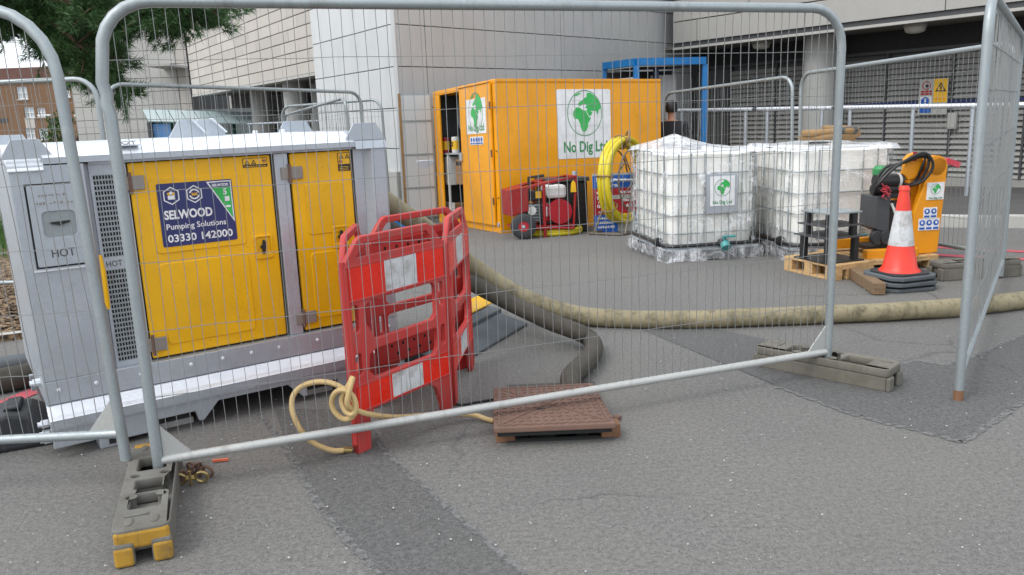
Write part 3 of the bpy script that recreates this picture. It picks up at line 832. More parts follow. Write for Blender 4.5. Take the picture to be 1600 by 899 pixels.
MB().bar(lp(P0, (zt_ - .7) / 2 - .15), lp(P1, (zt_ - .7) / 2 - .15), .03, zt_ + .3).done('side_panel', M['panel_grey_shaded'], bp)
mb = MB(); q0, q1, q2, q3 = lp(P0, zt_ - .003), lp(P1, zt_ - .003), lp(P2, zt_ - .003), lp(back_p, zt_ - .003)
dn_ = Vector((0, 0, -.16)); mb.quad(q0 + dn_, q1 + dn_, q2 + dn_, q3 + dn_); mb.done('roof_sheet', M['shade_wall'], bp)
dleft = P1 + (P2 - P1) * .50 + (P0 - P1) * .6; dright = P1 + (P2 - P1) * .88 + (P0 - P1) * .6
MB().bar(lp(dleft, .75), lp(dright, .75), .05, 2.9).done('door_leaf', M['panel_grey_shaded'], bp)
MB().bar(lp(P1 + (P0 - P1) * .95, (zt_ - .9) / 2), lp(P2 + (P0 - P1) * .95, (zt_ - .9) / 2), .05, zt_ + .5).done('back_panel', M['shade_wall'], bp)
p = P1 + (P2 - P1) * .48 + (P0 - P1) * .4; q = lp(p, 0)
MB().box((q.x - .05, q.y - .05, -.6), (q.x + .05, q.y + .05, zt_ - .15)).done('door_post', M['navy_paint'], bp)

# ---- glass-roofed shelter behind the pump
sh0 = AT(214, 200, 25); sh = thing('glass_shelter', (sh0.x, 25, gz(25))); tag(sh, 'low shelter with a pale sloping roof, seen over the pump roof', 'shelter')
def sl_(px, py, Y): q = AT(px, py, Y); return q - sh.location
mb = MB(); a, b, c_, d_ = sl_(222, 172, 25.6), sl_(404, 178, 25.6), sl_(418, 195, 24.4), sl_(232, 191, 24.4)
n_ = 9
for k in range(n_):
    t0, t1 = k / n_ + .003, (k + 1) / n_ - .003
    e0, e1, e2, e3 = a.lerp(b, t0), a.lerp(b, t1), d_.lerp(c_, t1), d_.lerp(c_, t0)
    mb = MB(); up = Vector((0, -.02, .03)); mb._add([e0, e1, e2, e3, e0 + up, e1 + up, e2 + up, e3 + up], [(0,1,2,3),(4,7,6,5),(0,4,5,1),(1,5,6,2),(2,6,7,3),(3,7,4,0)])
    mb.done('roof_panel', M['roof_glass'], sh)
z0 = -.1
mb = MB(); q = [a, d_, Vector((d_.x, d_.y, z0)), Vector((a.x - .15, a.y + .6, z0)), Vector((a.x - .15, a.y + .6, a.z))]
mb._add(q, [(0, 1, 2, 3, 4)]); mb.done('end_wall', M['dark_grey'], sh)
MB().box((a.x, 1.0, z0), (b.x, 1.1, a.z - .05)).done('back_wall', M['glass_green'], sh)
for t in (0, .35, .68, 1):
    e = d_.lerp(c_, t); MB().box((e.x - .04, e.y - .04, z0), (e.x + .04, e.y + .04, e.z - .01)).done('post', M['dark_grey'], sh)
f0, f1 = sl_(238, 194, 24.5), sl_(268, 214, 24.5)
MB().box((f0.x, f0.y, z0), (f1.x, f0.y + .03, f0.z)).done('poster_panel', M['poster_blue'], sh)
MB().box((f1.x + .05, f0.y + .1, z0), (c_.x - .06, f0.y + .12, d_.z - .05)).done('glass_pane', M['glass_green'], sh)

# ---- brick flats far behind on the left
BY = 100.0
bk0 = AT(-260, 200, BY); bk = thing('brick_flats', (bk0.x, BY, 0)); tag(bk, 'tan brick flats with a red-brown top storey, far left', 'building')
def bl(px, py): q = AT(px, py, BY); return (q.x - bk0.x, q.z)
xr = bl(143, 200)[0]; zr1 = bl(60, 128)[1]; zr2 = bl(60, 104)[1]
wins = [((25, 136), (44, 155)), ((37, 168), (55, 184)), ((57, 169), (72, 183)), ((39, 201), (56, 217)), ((60, 201), (76, 218)), ((-40, 136), (-20, 155)), ((-30, 169), (-14, 184)), ((96, 134), (110, 152))]
def holes_wall(x0, x1, z0, z1, rects):
    mb = MB(); X = sorted({x0, x1, *[r[0] for r in rects], *[r[2] for r in rects]}); Z = sorted({z0, z1, *[r[1] for r in rects], *[r[3] for r in rects]})
    for i in range(len(X) - 1):
        for j in range(len(Z) - 1):
            cx, cz = (X[i] + X[i + 1]) / 2, (Z[j] + Z[j + 1]) / 2
            if any(r[0] < cx < r[2] and r[1] < cz < r[3] for r in rects): continue
            mb.quad((X[i], 0, Z[j]), (X[i + 1], 0, Z[j]), (X[i + 1], 0, Z[j + 1]), (X[i], 0, Z[j + 1]))
    return mb
rects = []
for (a, b), (c_, d_) in wins:
    x0, z1 = bl(a, b); x1, z0 = bl(c_, d_); rects.append((x0, z0, x1, z1))
holes_wall(0, xr, -2, zr1, rects).done('wall', M['brick'], bk)
MB().box((0, .8, zr1 + .12), (xr - 1, 8, zr2)).done('top_storey', M['brick_red'], bk)
MB().box((-.2, -.2, zr1), (xr + .15, 9, zr1 + .12)).done('ledge', M['concrete'], bk)
MB().box((0, 1.6, -2), (xr, 9, zr1 - .01)).done('core_wall', M['shade_wall'], bk)
MB().box((xr - .02, .01, -2), (xr, 1.6, zr1 - .01)).done('end_wall', M['brick'], bk)
for x0, z0, x1, z1 in rects:
    f_ = MB(); t = .09
    for lo, hi in (((x0, .10, z0), (x0 + t, .25, z1)), ((x1 - t, .10, z0), (x1, .25, z1)), ((x0 + t, .10, z0), (x1 - t, .25, z0 + t)), ((x0 + t, .10, z1 - t), (x1 - t, .25, z1)), (((x0 + x1) / 2 - t / 2, .12, z0 + t), ((x0 + x1) / 2 + t / 2, .24, z1 - t)), ((x0 + t, .13, (z0 + z1) / 2 - t / 2), (x1 - t, .23, (z0 + z1) / 2 + t / 2))): f_.box(lo, hi)
    wf = f_.done('window', M['white'], bk)
    MB().box((x0 + t, .2, z0 + t), (x1 - t, .22, z1 - t)).done('pane', M['glass_pale'], wf)
    MB().box((x0 - .1, -.1, z0 - .12), (x1 + .1, .1, z0)).done('sill', M['concrete_pale'], wf)
x0, z1 = bl(39, 186); x1, z0 = bl(56, 200); MB().box((x0, -.06, z0), (x1, -.01, z1)).done('spandrel', M['stone'], bk)
for px, py in ((6, 188), (8, 220), (-6, 222)):
    x0, z0 = bl(px, py); MB().box((x0 - .5, -.05, z0 - .25), (x0 + .5, -.01, z0 + .2)).done('vent', M['dark_grey'], bk)
# two street lamps in front of the flats
for px, py, lab in ((70, 182, 'flat white street lamp head in front of the brick flats near the left edge'), (127, 182, 'street lamp with a flat white head beside the green bush')):
    q = AT(px, py, 60); sl2 = thing('street_lamp', (q.x, 60, gz(60))); tag(sl2, lab, 'street lamp', 'street lamps by the flats')
    h = q.z - gz(60)
    MB().tube([(.35, 0, 0), (.35, 0, h)], .06, 8).done('pole', M['dark_grey'], sl2, smooth=True)
    MB().box((-.45, -.15, h), (.4, .15, h + .12)).done('lamp_head', M['white'], sl2, bevel=.03)
# far tree line to close the view below the sky
def leafball(mb, c, rad, n, size, sq=(1, 1, 1)):
    for _ in range(n):
        while True:
            v = Vector((random.uniform(-1, 1), random.uniform(-1, 1), random.uniform(-1, 1)))
            if .25 < v.length < 1: break
        p = Vector(c) + Vector((v.x * rad * sq[0], v.y * rad * sq[1], v.z * rad * sq[2]))
        a = Vector((random.gauss(0, 1), random.gauss(0, 1), random.gauss(0, 1))).normalized(); b = a.orthogonal().normalized()
        s = size * random.uniform(.6, 1.4)
        mb.quad(p - a * s, p + b * s * .5, p + a * s, p - b * s * .5)
bu = AT(115, 228, 34); bush = thing('green_bush', (bu.x, 34, gz(34))); tag(bush, 'bright green bush in front of the brick flats', 'bush')
mb = MB()
for _ in range(26):
    c_ = (random.uniform(-.75, .75), random.uniform(-.5, .5), random.uniform(.5, 2.9))
    leafball(mb, c_, random.uniform(.25, .45), 60, .07)
mb.done('crown', M['leaves'], bush)
mb = MB()
for _ in range(7): mb.tube(bez([(random.uniform(-.15, .15), 0, 0), (random.uniform(-.3, .3), 0, 1), (random.uniform(-.7, .7), random.uniform(-.3, .3), 2.3)], 4), [.04] * 8 + [.01], 6)
mb.done('stem', M['bark'], bush)

# ---- pine whose branches hang into the top left corner
tp = Vector((-8.6, 11.0, gz(11))); pine = thing('pine_tree', tp); tag(pine, 'dark green pine whose branches hang across the top left corner', 'tree')
trunk = MB().tube(bez([(0, 0, 0), (.1, 0, 2), (-.05, .1, 4.5), (.15, 0, 7.5)], 5), [.26 - .012 * k for k in range(16)], 12).done('trunk', M['bark'], pine, smooth=True)
limbs = MB(); crown = MB(); tufts = []
def limb(pts, r0, sub, spread, nt):
    pts = bez(pts, 5); limbs.tube(pts, [r0 * (1 - .85 * k / len(pts)) for k in range(len(pts))], 7)
    for _ in range(sub):
        k = random.randrange(len(pts) // 4, len(pts)); a = pts[k]
        d = Vector((random.uniform(-.6, 1), random.uniform(-.8, .8), random.uniform(-.75, .35))).normalized() * random.uniform(.3, 1) * spread
        b = a + d; c_ = a.lerp(b, .5) + Vector((0, 0, .08))
        tw = bez([a, c_, b], 3); limbs.tube(tw, [.014 * (1 - .7 * q / len(tw)) for q in range(len(tw))], 5)
        for q in range(nt): tufts.append((a.lerp(b, random.uniform(.2, 1)) + Vector((random.gauss(0, .05), random.gauss(0, .05), random.gauss(0, .05))), d))
def T(px, py, Y): return AT(px, py, Y) - tp
limb([(0, 0, 3.4), T(-120, 0, 10.6), T(40, 10, 10.2), T(140, 85, 10)], .09, 80, .75, 14)
limb([(0, 0, 3.6), T(-60, -20, 10.4), T(120, 0, 9.8), T(240, 14, 9.6), T(318, 4, 9.6)], .10, 110, .55, 14)
limb([(0, 0, 3.1), T(-120, 20, 10.8), T(20, 30, 10.6), T(110, 85, 10.2), T(185, 135, 10)], .07, 56, .38, 12)
limb([(0, 0, 4.2), T(-40, -80, 10.6), T(100, -40, 10.4), T(220, -50, 10.2), T(325, -35, 10)], .10, 90, .6, 14)
limb([(.1, 0, 3.2), T(-200, 0, 11.2), T(-60, 10, 11.5), T(60, 5, 11.6)], .08, 80, .8, 14)
limb([(.1, 0, 3.4), T(-20, 10, 11.2), T(100, 40, 11.4), T(150, 60, 11.3)], .08, 90, .65, 14)
limb([(.1, 0, 5.4), (1.5, -.4, 5.8), (2.8, -.2, 6.1)], .08, 40, .9, 9)
limb([(.1, 0, 4.8), (-1.4, -.6, 5.2), (-2.6, -.9, 5.0)], .09, 40, .9, 9)
limb([(.1, 0, 6.2), (.6, 1.2, 6.8), (1.0, 2.0, 7.2)], .08, 40, .9, 9)
for p_, d in tufts:
    ax = (d.normalized() + Vector((0, 0, .3))).normalized()
    for _ in range(32):
        v = (ax + Vector((random.gauss(0, .65), random.gauss(0, .65), random.gauss(0, .65)))).normalized()
        l_ = random.uniform(.07, .15); s = v.orthogonal().normalized() * .0048
        b = p_ + ax * random.uniform(-.06, .06)
        crown.quad(b - s, b + s, b + v * l_)
limbs.done('limbs', M['bark'], pine, smooth=True)
crown.done('crown', M['needles'], pine)
# ================================================================== THE PUMP SET
PA = R(34.695)
pu = Vector((math.cos(PA), math.sin(PA), 0)); pnrm = Vector((pu.y, -pu.x, 0))
PO = Vector((-2.199, 3.610, 0))
pump = thing('pump_set', PO, PA); tag(pump, 'galvanised silenced pump set with yellow doors behind the front fence', 'pump')
def pl_(px, py, dep=0.0):
    o = Vector((0, 0, CAM_H)); d = ray(px, py); p0 = PO - pnrm * dep
    t = (p0 - o).dot(pnrm) / d.dot(pnrm); q = o + d * t
    return (q - PO).dot(pu), q.z
W_ = 1.84; D2 = 1.05; GV = M['galv']
# skid: lower beams with fork pockets, ledge, sill
sk = [(0, .15), (0, .055), (.30, .055), (.315, .03), (.45, .03), (.45, .085), (.64, .085), (.655, .03), (.68, .03), (.76, .115), (1.13, .115), (1.21, .03), (1.235, .03), (1.235, .085), (1.42, .085), (1.42, .03), (1.54, .03), (1.56, .055), (W_, .055), (W_, .15)]
MB().prism(sk, -.060, -.030).done('skid_beam', GV, pump, bevel=.004)
MB().prism(sk, D2 - .03, D2).done('skid_beam', GV, pump, bevel=.004)
for a, b in ((.455, .645), (1.24, 1.415)):
    MB().box((a, .03, .0), (b, D2 - .03, .03)).done('fork_pocket', M['tube_worn'], pump)
MB().box((.19, -.052, .0), (.31, .3, .0545)).done('foot', GV, pump, bevel=.005)
MB().box((.232, -.0545, .016), (.262, -.0525, .042)).done('foot_slot', M['gap'], pump)
MB().box((1.53, -.02, .0), (1.65, .3, .06)).done('foot', GV, pump, bevel=.005)
MB().box((.02, .05, .09), (W_ - .02, D2 - .05, .16)).done('skid_floor', M['dark_grey'], pump)
MB().prism([(-.075, .193), (-.070, .198), (-.050, .209), (-.004, .246), (.03, .251), (.03, .193)], .0, W_, 'x').done('ledge', M['galv_pale_skylit'], pump, bevel=.002)  # paler than the face below: sky highlight put into the colour
MB().prism([(-.073, .150), (-.073, .1925), (.03, .1925), (.03, .150)], .001, W_ - .001, 'x').done('ledge_face', GV, pump)
MB().box((-.002, -.07, .143), (W_ + .002, -.03, .1495)).done('ledge_lip', GV, pump)
MB().box((0, .0, .2525), (W_, D2, .362)).done('sill', GV, pump, bevel=.003)
for s_ in (.06, .22, .42, .66, .82, .97, 1.12, 1.34, 1.50, 1.64, 1.78):
    MB().lathe([(.009, 0), (.009, .006), (.005, .009)], 8).done('bolt', M['galv_pale_skylit'], pump, loc=(s_, -.0005, .318), rot=(R(90), 0, 0))
for z_ in (.33, .15, .10, .07):                        # pipe bosses on the end
    MB().lathe([(.02, 0), (.02, .03), (.013, .03), (.013, .045)], 8).done('end_bolt', M['galv_pale_skylit'], pump, loc=(0, .06 + .1 * (z_ > .2), z_), rot=(0, R(-90), 0))
# left end section, chamfer return, grille column
MB().prism([(0, 0), (.30, 0), (.325, .06), (.325, D2), (0, D2)], .3625, 1.36, 'z').done('end_section', GV, pump, bevel=.004)
MB().box((.325, .075, .3625), (W_ - .12, D2, 1.36)).done('body', M['dark_grey'], pump)
h0, h1, hz0, hz1 = .058, .262, .905, 1.272
MB().box((h0 - .008, -.0015, hz0 - .009), (h1 + .008, .0, hz1 + .009)).done('hatch_gap', M['gap'], pump)
MB().box((h0 - .02, -.012, hz0 - .022), (h1 + .0, -.0005, hz0 - .014)).done('hatch_drip', M['galv_pale_skylit'], pump)
plate('hatch', [rrect(h0, hz0, h1, hz1, .006), rrect(.10, 1.035, .235, 1.155, .022)], .012, GV, pump, .001, loc=(0, -.008, 0))
plate('latch_pocket', [rrect(.10, 1.035, .235, 1.155, .022)], .004, M['tube'], pump, loc=(0, -.004, 0))
MB().prism([(.128, 1.098), (.165, 1.090), (.172, 1.084), (.180, 1.091), (.213, 1.1), (.213, 1.108), (.128, 1.105)], -.016, -.006).done('latch', M['black'], pump)
text('HOT', .052, M['dark_grey'], pump, (.118, -.0148, .945), bold=.0004, width=.095)
for z_, n in ((1.222, 9), (1.185, 11)):                 # two worn, unreadable embossed lines
    mb = MB()
    for k in range(n):
        if random.random() < .8: mb.box((.085 + .014 * k, -.0156, z_ + random.uniform(0, .006)), (.085 + .014 * k + random.uniform(.004, .011), -.0140, z_ + .008 + random.uniform(0, .006)))
    mb.done('worn_embossing', M['hinge'], pump)
def grille(z0, z1):
    s0, s1 = .338, .430; nx = 7; nz = int((z1 - z0) / .0235)
    mb = MB(); px_, pz_ = (s1 - s0) / nx, (z1 - z0) / nz
    for k in range(nx + 1): mb.box((s0 + k * px_ - .0024, .056, z0), (s0 + k * px_ + .0024, .060, z1))
    for k in range(nz + 1): mb.box((s0, .0565, z0 + k * pz_ - .0042), (s1, .0595, z0 + k * pz_ + .0042))
    mb.done('grille', M['tube'], pump)
    MB().box((s0, .064, z0), (s1, .066, z1)).done('grille_backing', M['gap'], pump)
grille(.905, 1.30); grille(.385, .845)
for a, b in (((.325, .3625), (.338, 1.36)), ((.430, .3625), (.487, 1.36))):
    MB().box((a[0], .054, a[1]), (b[0], .075, b[1])).done('jamb', GV, pump)
for z0, z1 in ((.3625, .385), (.845, .905), (1.30, 1.36)):
    MB().box((.338, .055, z0), (.430, .075, z1)).done('grille_rail', GV, pump)
text('HOT', .04, M['dark_grey'], pump, (.345, .0535, .86), width=.07)
MB().tube([(.315, -.012, .93), (.318, -.013, .85), (.316, -.012, .70), (.318, -.012, .67)], [.007, .011, .011, .007], 8).done('yellow_strip', M['yellow'], pump, smooth=True)  # narrow yellow strip down the hatch edge
# doors
YM = M['yellow']
def door(s0, s1, lab):
    MB().box((s0 - .012, .066, .3625), (s1 + .012, .074, 1.36)).done('door_gap', M['gap'], pump)
    d = MB().box((s0, .040, .372), (s1, .065, 1.347)).done('door', YM, pump, bevel=.008)
    return d
d1 = door(.494, 1.186, ''); d2 = door(1.292, 1.640, '')
def press(par, x0, z0, x1, z1, t=.008, r=.02): plate('pressed_panel', [rrect(x0, z0, x1, z1, r)], t, YM, par, .003, loc=(0, .039, 0))
press(d1, .575, .895, 1.02, 1.265); press(d1, .575, .43, 1.02, .845)
press(d2, 1.36, .43, 1.55, .80, .006); press(d2, 1.36, .90, 1.58, 1.18, .006)
def latch(par, s, z, w=.095, h=.125):
    plate('latch_surround', [rrect(s - w / 2, z - h / 2, s + w / 2, z + h / 2, .008), rrect(s - w / 2 + .010, z - h / 2 + .028, s + w / 2 - .010, z + h / 2 - .010, .006)], .012, YM, par, .003, loc=(0, .036, 0))
    MB().prism([(-.012, -.034), (0, -.038), (.012, .010), (.008, .036), (-.004, .040), (-.010, .012), (-.020, .008), (-.020, -.006), (-.010, -.008)], 0, .012).done('handle', M['black'], par, loc=(s, .022, z), bevel=.002)
latch(d1, 1.105, .868); latch(d2, 1.545, .872)
for s_, z_ in ((.505, 1.252), (.512, .445)):
    h = MB().box((s_ - .045, .0255, z_ - .034), (s_ + .052, .036, z_ + .034)).done('hinge', M['hinge'], pump, bevel=.003)
    MB().tube([(s_ - .012, .024, z_ - .052), (s_ - .012, .024, z_ + .052)], .008, 8).done('hinge_pin', M['rust'], h, smooth=True)
for s_, z_ in ((1.288, 1.245), (1.292, .447)):
    h = MB().box((s_ - .055, .0255, z_ - .033), (s_ + .065, .036, z_ + .033)).done('hinge', M['hinge'], pump, bevel=.003)
    MB().tube([(s_ - .008, .024, z_ - .050), (s_ - .008, .024, z_ + .050)], .008, 8).done('hinge_pin', M['rust'], h, smooth=True)
MB().box((1.204, .034, .3625), (1.278, .075, 1.352)).done('door_post', GV, pump, bevel=.004)
MB().box((1.198, .030, 1.352), (1.284, .06, 1.358)).done('post_cap', M['galv_pale_skylit'], pump)
MB().box((1.660, .050, .3625), (1.716, .075, 1.36)).done('jamb', GV, pump)
MB().prism([(1.716, .05), (1.752, .0), (W_, 0), (W_, D2), (1.716, D2)], .3625, 1.365, 'z').done('end_section', GV, pump, bevel=.005)
# stickers
LG = thing('logo_sticker', (0, 0, 0)); bpy.data.objects.remove(LG)
x0, z0, x1, z1 = .607, .925, .972, 1.238
lg = plate('logo_sticker', [rrect(x0, z0, x1, z1, .008)], .002, M['navy'], d1, loc=(0, .0335, 0))
lg.data.transform(Matrix.Rotation(R(90), 4, 'X')); lg.rotation_euler = (0, 0, 0)
def U(o):
    return o
WH = M['white']; yf = -.0016
text('SELWOOD', .06, WH, lg, (.628, yf, 1.062), bold=.0020, width=.232)
text('Pumping Solutions', .04, WH, lg, (.632, yf, 1.010), bold=.0004, width=.290)
text('03330 142000', .052, WH, lg, (.632, yf, .947), bold=.0010, width=.318)
def hexa(cx, cz, r): return [(cx + r * math.cos(R(90 + 60 * k)) * .95, cz + r * math.sin(R(90 + 60 * k))) for k in range(6)]
for cx in (.672, .782):
    plate('emblem_ring', [hexa(cx, 1.176, .045), hexa(cx, 1.176, .039)], .0012, WH, lg, loc=(0, yf, 0))
plate('emblem_mark', [rrect(.655, 1.158, .689, 1.178, .004)], .0012, WH, lg, loc=(0, yf, 0))
plate('emblem_mark', [circ(.660, 1.186, .007, n=12)], .0012, M['signyellow'], lg, loc=(0, yf, 0)); plate('emblem_mark', [circ(.672, 1.190, .008, n=12)], .0012, WH, lg, loc=(0, yf, 0)); plate('emblem_mark', [circ(.684, 1.186, .007, n=12)], .0012, M['signyellow'], lg, loc=(0, yf, 0))
for k in range(2):
    arc = [(.782 + r_ * math.cos(R(a)), 1.176 + r_ * math.sin(R(a))) for r_, seq in ((.026, range(15 + 180 * k, 166 + 180 * k, 15)), (.019, range(165 + 180 * k, 14 + 180 * k, -15))) for a in seq]
    plate('emblem_arrow', [arc], .0012, WH, lg, loc=(0, yf, 0))
text('360', .02, M['signyellow'], lg, (.782, yf, 1.169), bold=.0006, align='CENTER')
plate('flash_border', [[(.845, 1.232), (.967, 1.232), (.967, 1.018)], [(.856, 1.226), (.962, 1.226), (.962, 1.036)]], .0012, WH, lg, loc=(0, yf, 0))
plate('green_flash', [[(.872, 1.198), (.961, 1.198), (.961, 1.040)]], .0012, M['green'], lg, loc=(0, yf, 0))
text('SELWOOD', .018, WH, lg, (.874, yf, 1.206), bold=.0006, width=.080)
text('5', .042, WH, lg, (.922, yf - .001, 1.163), bold=.001)
plate('flash_icon', [rrect(.928, 1.128, .952, 1.152, .002)], .0012, WH, lg, loc=(0, yf - .001, 0)); plate('flash_icon', [rrect(.930, 1.096, .954, 1.106, .002)], .0012, WH, lg, loc=(0, yf - .001, 0))
def warn(x0, z0, x1, z1, tall):
    s_ = plate('warning_sticker', [rrect(x0, z0, x1, z1, .004)], .0016, M['black'], d1 if x1 < 1.2 else d2, loc=(0, .0385, 0))
    s_.data.transform(Matrix.Rotation(R(90), 4, 'X')); s_.rotation_euler = (0, 0, 0)
    zb_ = z0 + (z1 - z0) * (.38 if tall else .30)
    plate('sticker_field', [[(x0 + .003, zb_), (x1 - .003, zb_), (x1 - .003, z1 - .003), (x0 + .003, z1 - .003)]], .0012, M['signyellow'], s_, loc=(0, -.0014, 0))
    h = .024; zt = z1 - .008 - h
    for k in range(2):
        cx = x0 + .022 + .034 * k
        plate('warning_triangle', [[(cx - .014, zt), (cx + .014, zt), (cx, zt + h)], [(cx - .0085, zt + .004), (cx + .0085, zt + .004), (cx, zt + h - .006)]], .0012, M['black'], s_, loc=(0, -.0024, 0))
        MB().box((cx - .0015, -.003, zt + .006), (cx + .0015, -.002, zt + .014)).done('triangle_mark', M['black'], s_)
    cx, cz = ((x0 + .016, zb_ + .014) if tall else (x1 - .018, (zb_ + z1) / 2))
    plate('prohibition_ring', [circ(cx, cz, .011), circ(cx, cz, .008)], .0012, M['red_vinyl'], s_, loc=(0, -.0024, 0))
    MB().box((cx - .006, -.003, cz - .003), (cx + .006, -.002, cz + .003)).done('prohibition_mark', M['navy'], s_)
    for k in range(3 if tall else 1):
        mb = MB()
        xx = x0 + .008
        while xx < x1 - .012:
            w = random.uniform(.004, .010); mb.box((xx, -.002, z0 + .004 + .009 * k), (xx + w, -.001, z0 + .0075 + .009 * k)); xx += w + .003
        mb.done('print_line', M['signyellow'], s_)
warn(1.040, 1.288, 1.168, 1.336, False); warn(1.562, 1.235, 1.634, 1.336, True)
# roof: eave strip, chamfer with its sky highlight painted in, flat top, lifting plates
MB().box((.1395, -.004, 1.3655), (1.656, .04, 1.392)).done('eave_strip', GV, pump)
MB().box((.325, .03, 1.352), (1.72, .06, 1.366)).done('eave_strip', GV, pump)
MB().prism([(-.006, 1.3925), (.14, 1.448), (D2 - .12, 1.452), (D2 + .01, 1.40), (D2 + .01, 1.366), (.0405, 1.3665), (.0405, 1.3925)], .14, 1.655, 'x').done('roof', M['galv_pale_skylit'], pump, bevel=.004)
MB().prism([(-.014, 1.338), (-.012, 1.346), (.13, 1.447), (D2 - .12, 1.45), (D2 + .01, 1.38), (D2 + .01, 1.366), (.002, 1.3665), (.002, 1.335)], -.004, .139, 'x').done('roof_end', M['galv_pale_skylit'], pump, bevel=.003)
MB().prism([(-.012, 1.350), (.0, 1.392), (.13, 1.445), (D2 - .12, 1.45), (D2 + .01, 1.38), (D2 + .01, 1.366), (.002, 1.3665), (.002, 1.350)], 1.656, W_ + .004, 'x').done('roof_end', GV, pump, bevel=.003)
plate('eave_flap', [[(1.742, 1.395), (1.745, 1.385), (1.765, 1.36), (1.80, 1.352), (1.826, 1.362), (1.842, 1.382), (1.842, 1.395)]], .004, M['galv_pale_skylit'], pump, loc=(0, -.016, 0), rot=(R(112), 0, 0))
def lift(s0, s1, y, zb=1.40, zt=1.475):
    c_ = (s1 - s0) * .22
    plate('lifting_plate', [[(s0, zb), (s1, zb), (s1, zb + .012), (s1 - c_, zt), (s0 + c_, zt), (s0, zb + .012)]], .012, GV, pump, .001, loc=(0, y, 0))
lift(-.015, .185, .035, 1.392, 1.478); lift(1.612, 1.845, .02, 1.40, 1.492)
lift(1.56, 1.83, D2 - .05, 1.40, 1.52); lift(0, .2, D2 - .05, 1.40, 1.50)
MB().box((.43, .03, 1.428), (.56, .10, 1.436)).done('hot_plate', M['galv_pale_skylit'], pump, rot=(R(0), 0, 0), bevel=.002)
text('HOT', .04, M['dark_grey'], pump, (.445, .026, 1.437), rot=(R(26), 0, 0), width=.10)
for a, b in ((.80, 1.0), (.935, 1.16)):                 # fork guide plates in the middle of the roof
    o_ = MB().prism([(a, 1.44), (b, 1.44), (b, 1.47), (a + (b - a) * .66, 1.548), (a + (b - a) * .36, 1.548)], .55 + (a > .9) * .16, .562 + (a > .9) * .16).done('fork_guide', GV, pump, bevel=.002)
for a, b, y in ((.932, 1.0, .54), (1.084, 1.16, .70)):
    MB().bar((a, y, 1.549), (b, y, 1.47), .06, .008).done('guide_flange', M['galv_pale_skylit'], pump)
for s_ in (1.05, 1.35, 1.52):
    MB().lathe([(.016, 1.44), (.016, 1.468), (.009, 1.472)], 10, (s_, .75, 0)).done('roof_cap', M['galv_pale_skylit'], pump, smooth=True)
# outlet spigot at the far end, behind the barrier
MB().lathe([(.085, 0), (.085, .05), (.07, .05), (.07, .14)], 16).done('outlet', M['tube_worn'], pump, smooth=True, loc=(W_, .45, 1.0), rot=(0, R(90), 0))

# ================================================================== FENCES
def wire_mesh(Lp, z0, z1, sp, r, hz, wob=.006, seed=1, corner=.17):
    rnd = random.Random(seed); mb = MB()
    n = int(Lp / sp)
    for k in range(1, n):
        x = Lp * k / n; top = z1
        e = min(x, Lp - x)
        if e < corner: top = z1 - corner + math.sqrt(max(corner ** 2 - (corner - e) ** 2, 0))
        ph = rnd.uniform(0, 6.28); am = rnd.uniform(.2, 1) * wob; ns_ = 7 if r > .0013 else 3
        pts = []
        for q in range(ns_ + 1):
            t = q / ns_; w = am * math.sin(ph + t * 9) + rnd.gauss(0, wob * .45)
            if q in (0, ns_): w *= .2
            pts.append((x + w, rnd.gauss(0, wob * .3), z0 + (top - z0) * t))
        mb.tube(pts, r, 4 if r > .0013 else 3, cap=False)
    for z in hz:
        pts = [(Lp * q / 24, -r * 1.6 + rnd.gauss(0, wob * .4), z + rnd.gauss(0, wob * .28)) for q in range(25)]
        mb.tube(pts, r * 1.05, 4 if r > .0013 else 3, cap=False)
    return mb
HZ = [.42, .70, .98, 1.26, 1.54, 1.76]
def fence(A, B, lab, H=1.975, zbar=.146, bottom=.03, sp=.047, wr=.0017, tr=.023, rc=.19, lean=0, seed=1, dent=False, group=None, gusset=True, mat='tube', hz=HZ, bar_mat=None, down=None, wob=.006):
    A, B = Vector(A), Vector(B); d = B - A; Lp = d.length
    o = bpy.data.objects.new('site_fence', None); C.objects.link(o)
    x = d.normalized(); x = Vector((x.x, x.y, x.z)); y = Vector((-x.y, x.x, 0)).normalized(); z = x.cross(y)
    if lean: q = Matrix.Rotation(lean, 3, y); x, z = q @ x, q @ z
    m = Matrix((x, y, z)).transposed().to_4x4(); o.matrix_world = Matrix.Translation(A) @ m
    tag(o, lab, 'fence panel', group)
    dn = down or (bottom, bottom)
    pts = [(0, 0, dn[0])]
    if dent: pts += [(0, 0, 1.40), (.0, 0, 1.56), (-.010, 0, 1.60), (-.004, .004, 1.635), (-.014, 0, 1.68)]
    pts += [(0, 0, H - rc)] + [(rc - rc * math.cos(R(a)), 0, H - rc + rc * math.sin(R(a))) for a in (15, 30, 45, 60, 75, 90)]
    pts += [(Lp - rc + rc * math.sin(R(a)), 0, H - rc + rc * math.cos(R(a))) for a in (0, 15, 30, 45, 60, 75, 90)] + [(Lp, 0, dn[1])]
    MB().tube(pts, tr, 10).done('frame_tube', M[mat], o, smooth=True)
    MB().tube([(tr * .6, 0, zbar), (Lp - tr * .6, 0, zbar)], tr * .86, 10).done('bottom_rail', M[bar_mat or mat], o, smooth=True)
    if gusset:
        for a, s_ in ((0, 1), (Lp, -1)):
            MB().prism([(a + s_ * tr, zbar + .012), (a + s_ * .14, zbar + .012), (a + s_ * tr, zbar + .15)], -.004, .004).done('gusset', M['tube_worn'], o)
    w = wire_mesh(Lp, zbar, H, sp, wr, hz, wob, seed, rc).done('wire_mesh', M['wire'], o, stuff=True)
    return o
fence((-1.505, 3.171, 0), (1.751, 4.342, 0), 'large galvanised mesh fence panel spanning the middle foreground, its left post dented', dent=True, seed=3, bar_mat='tube_worn')
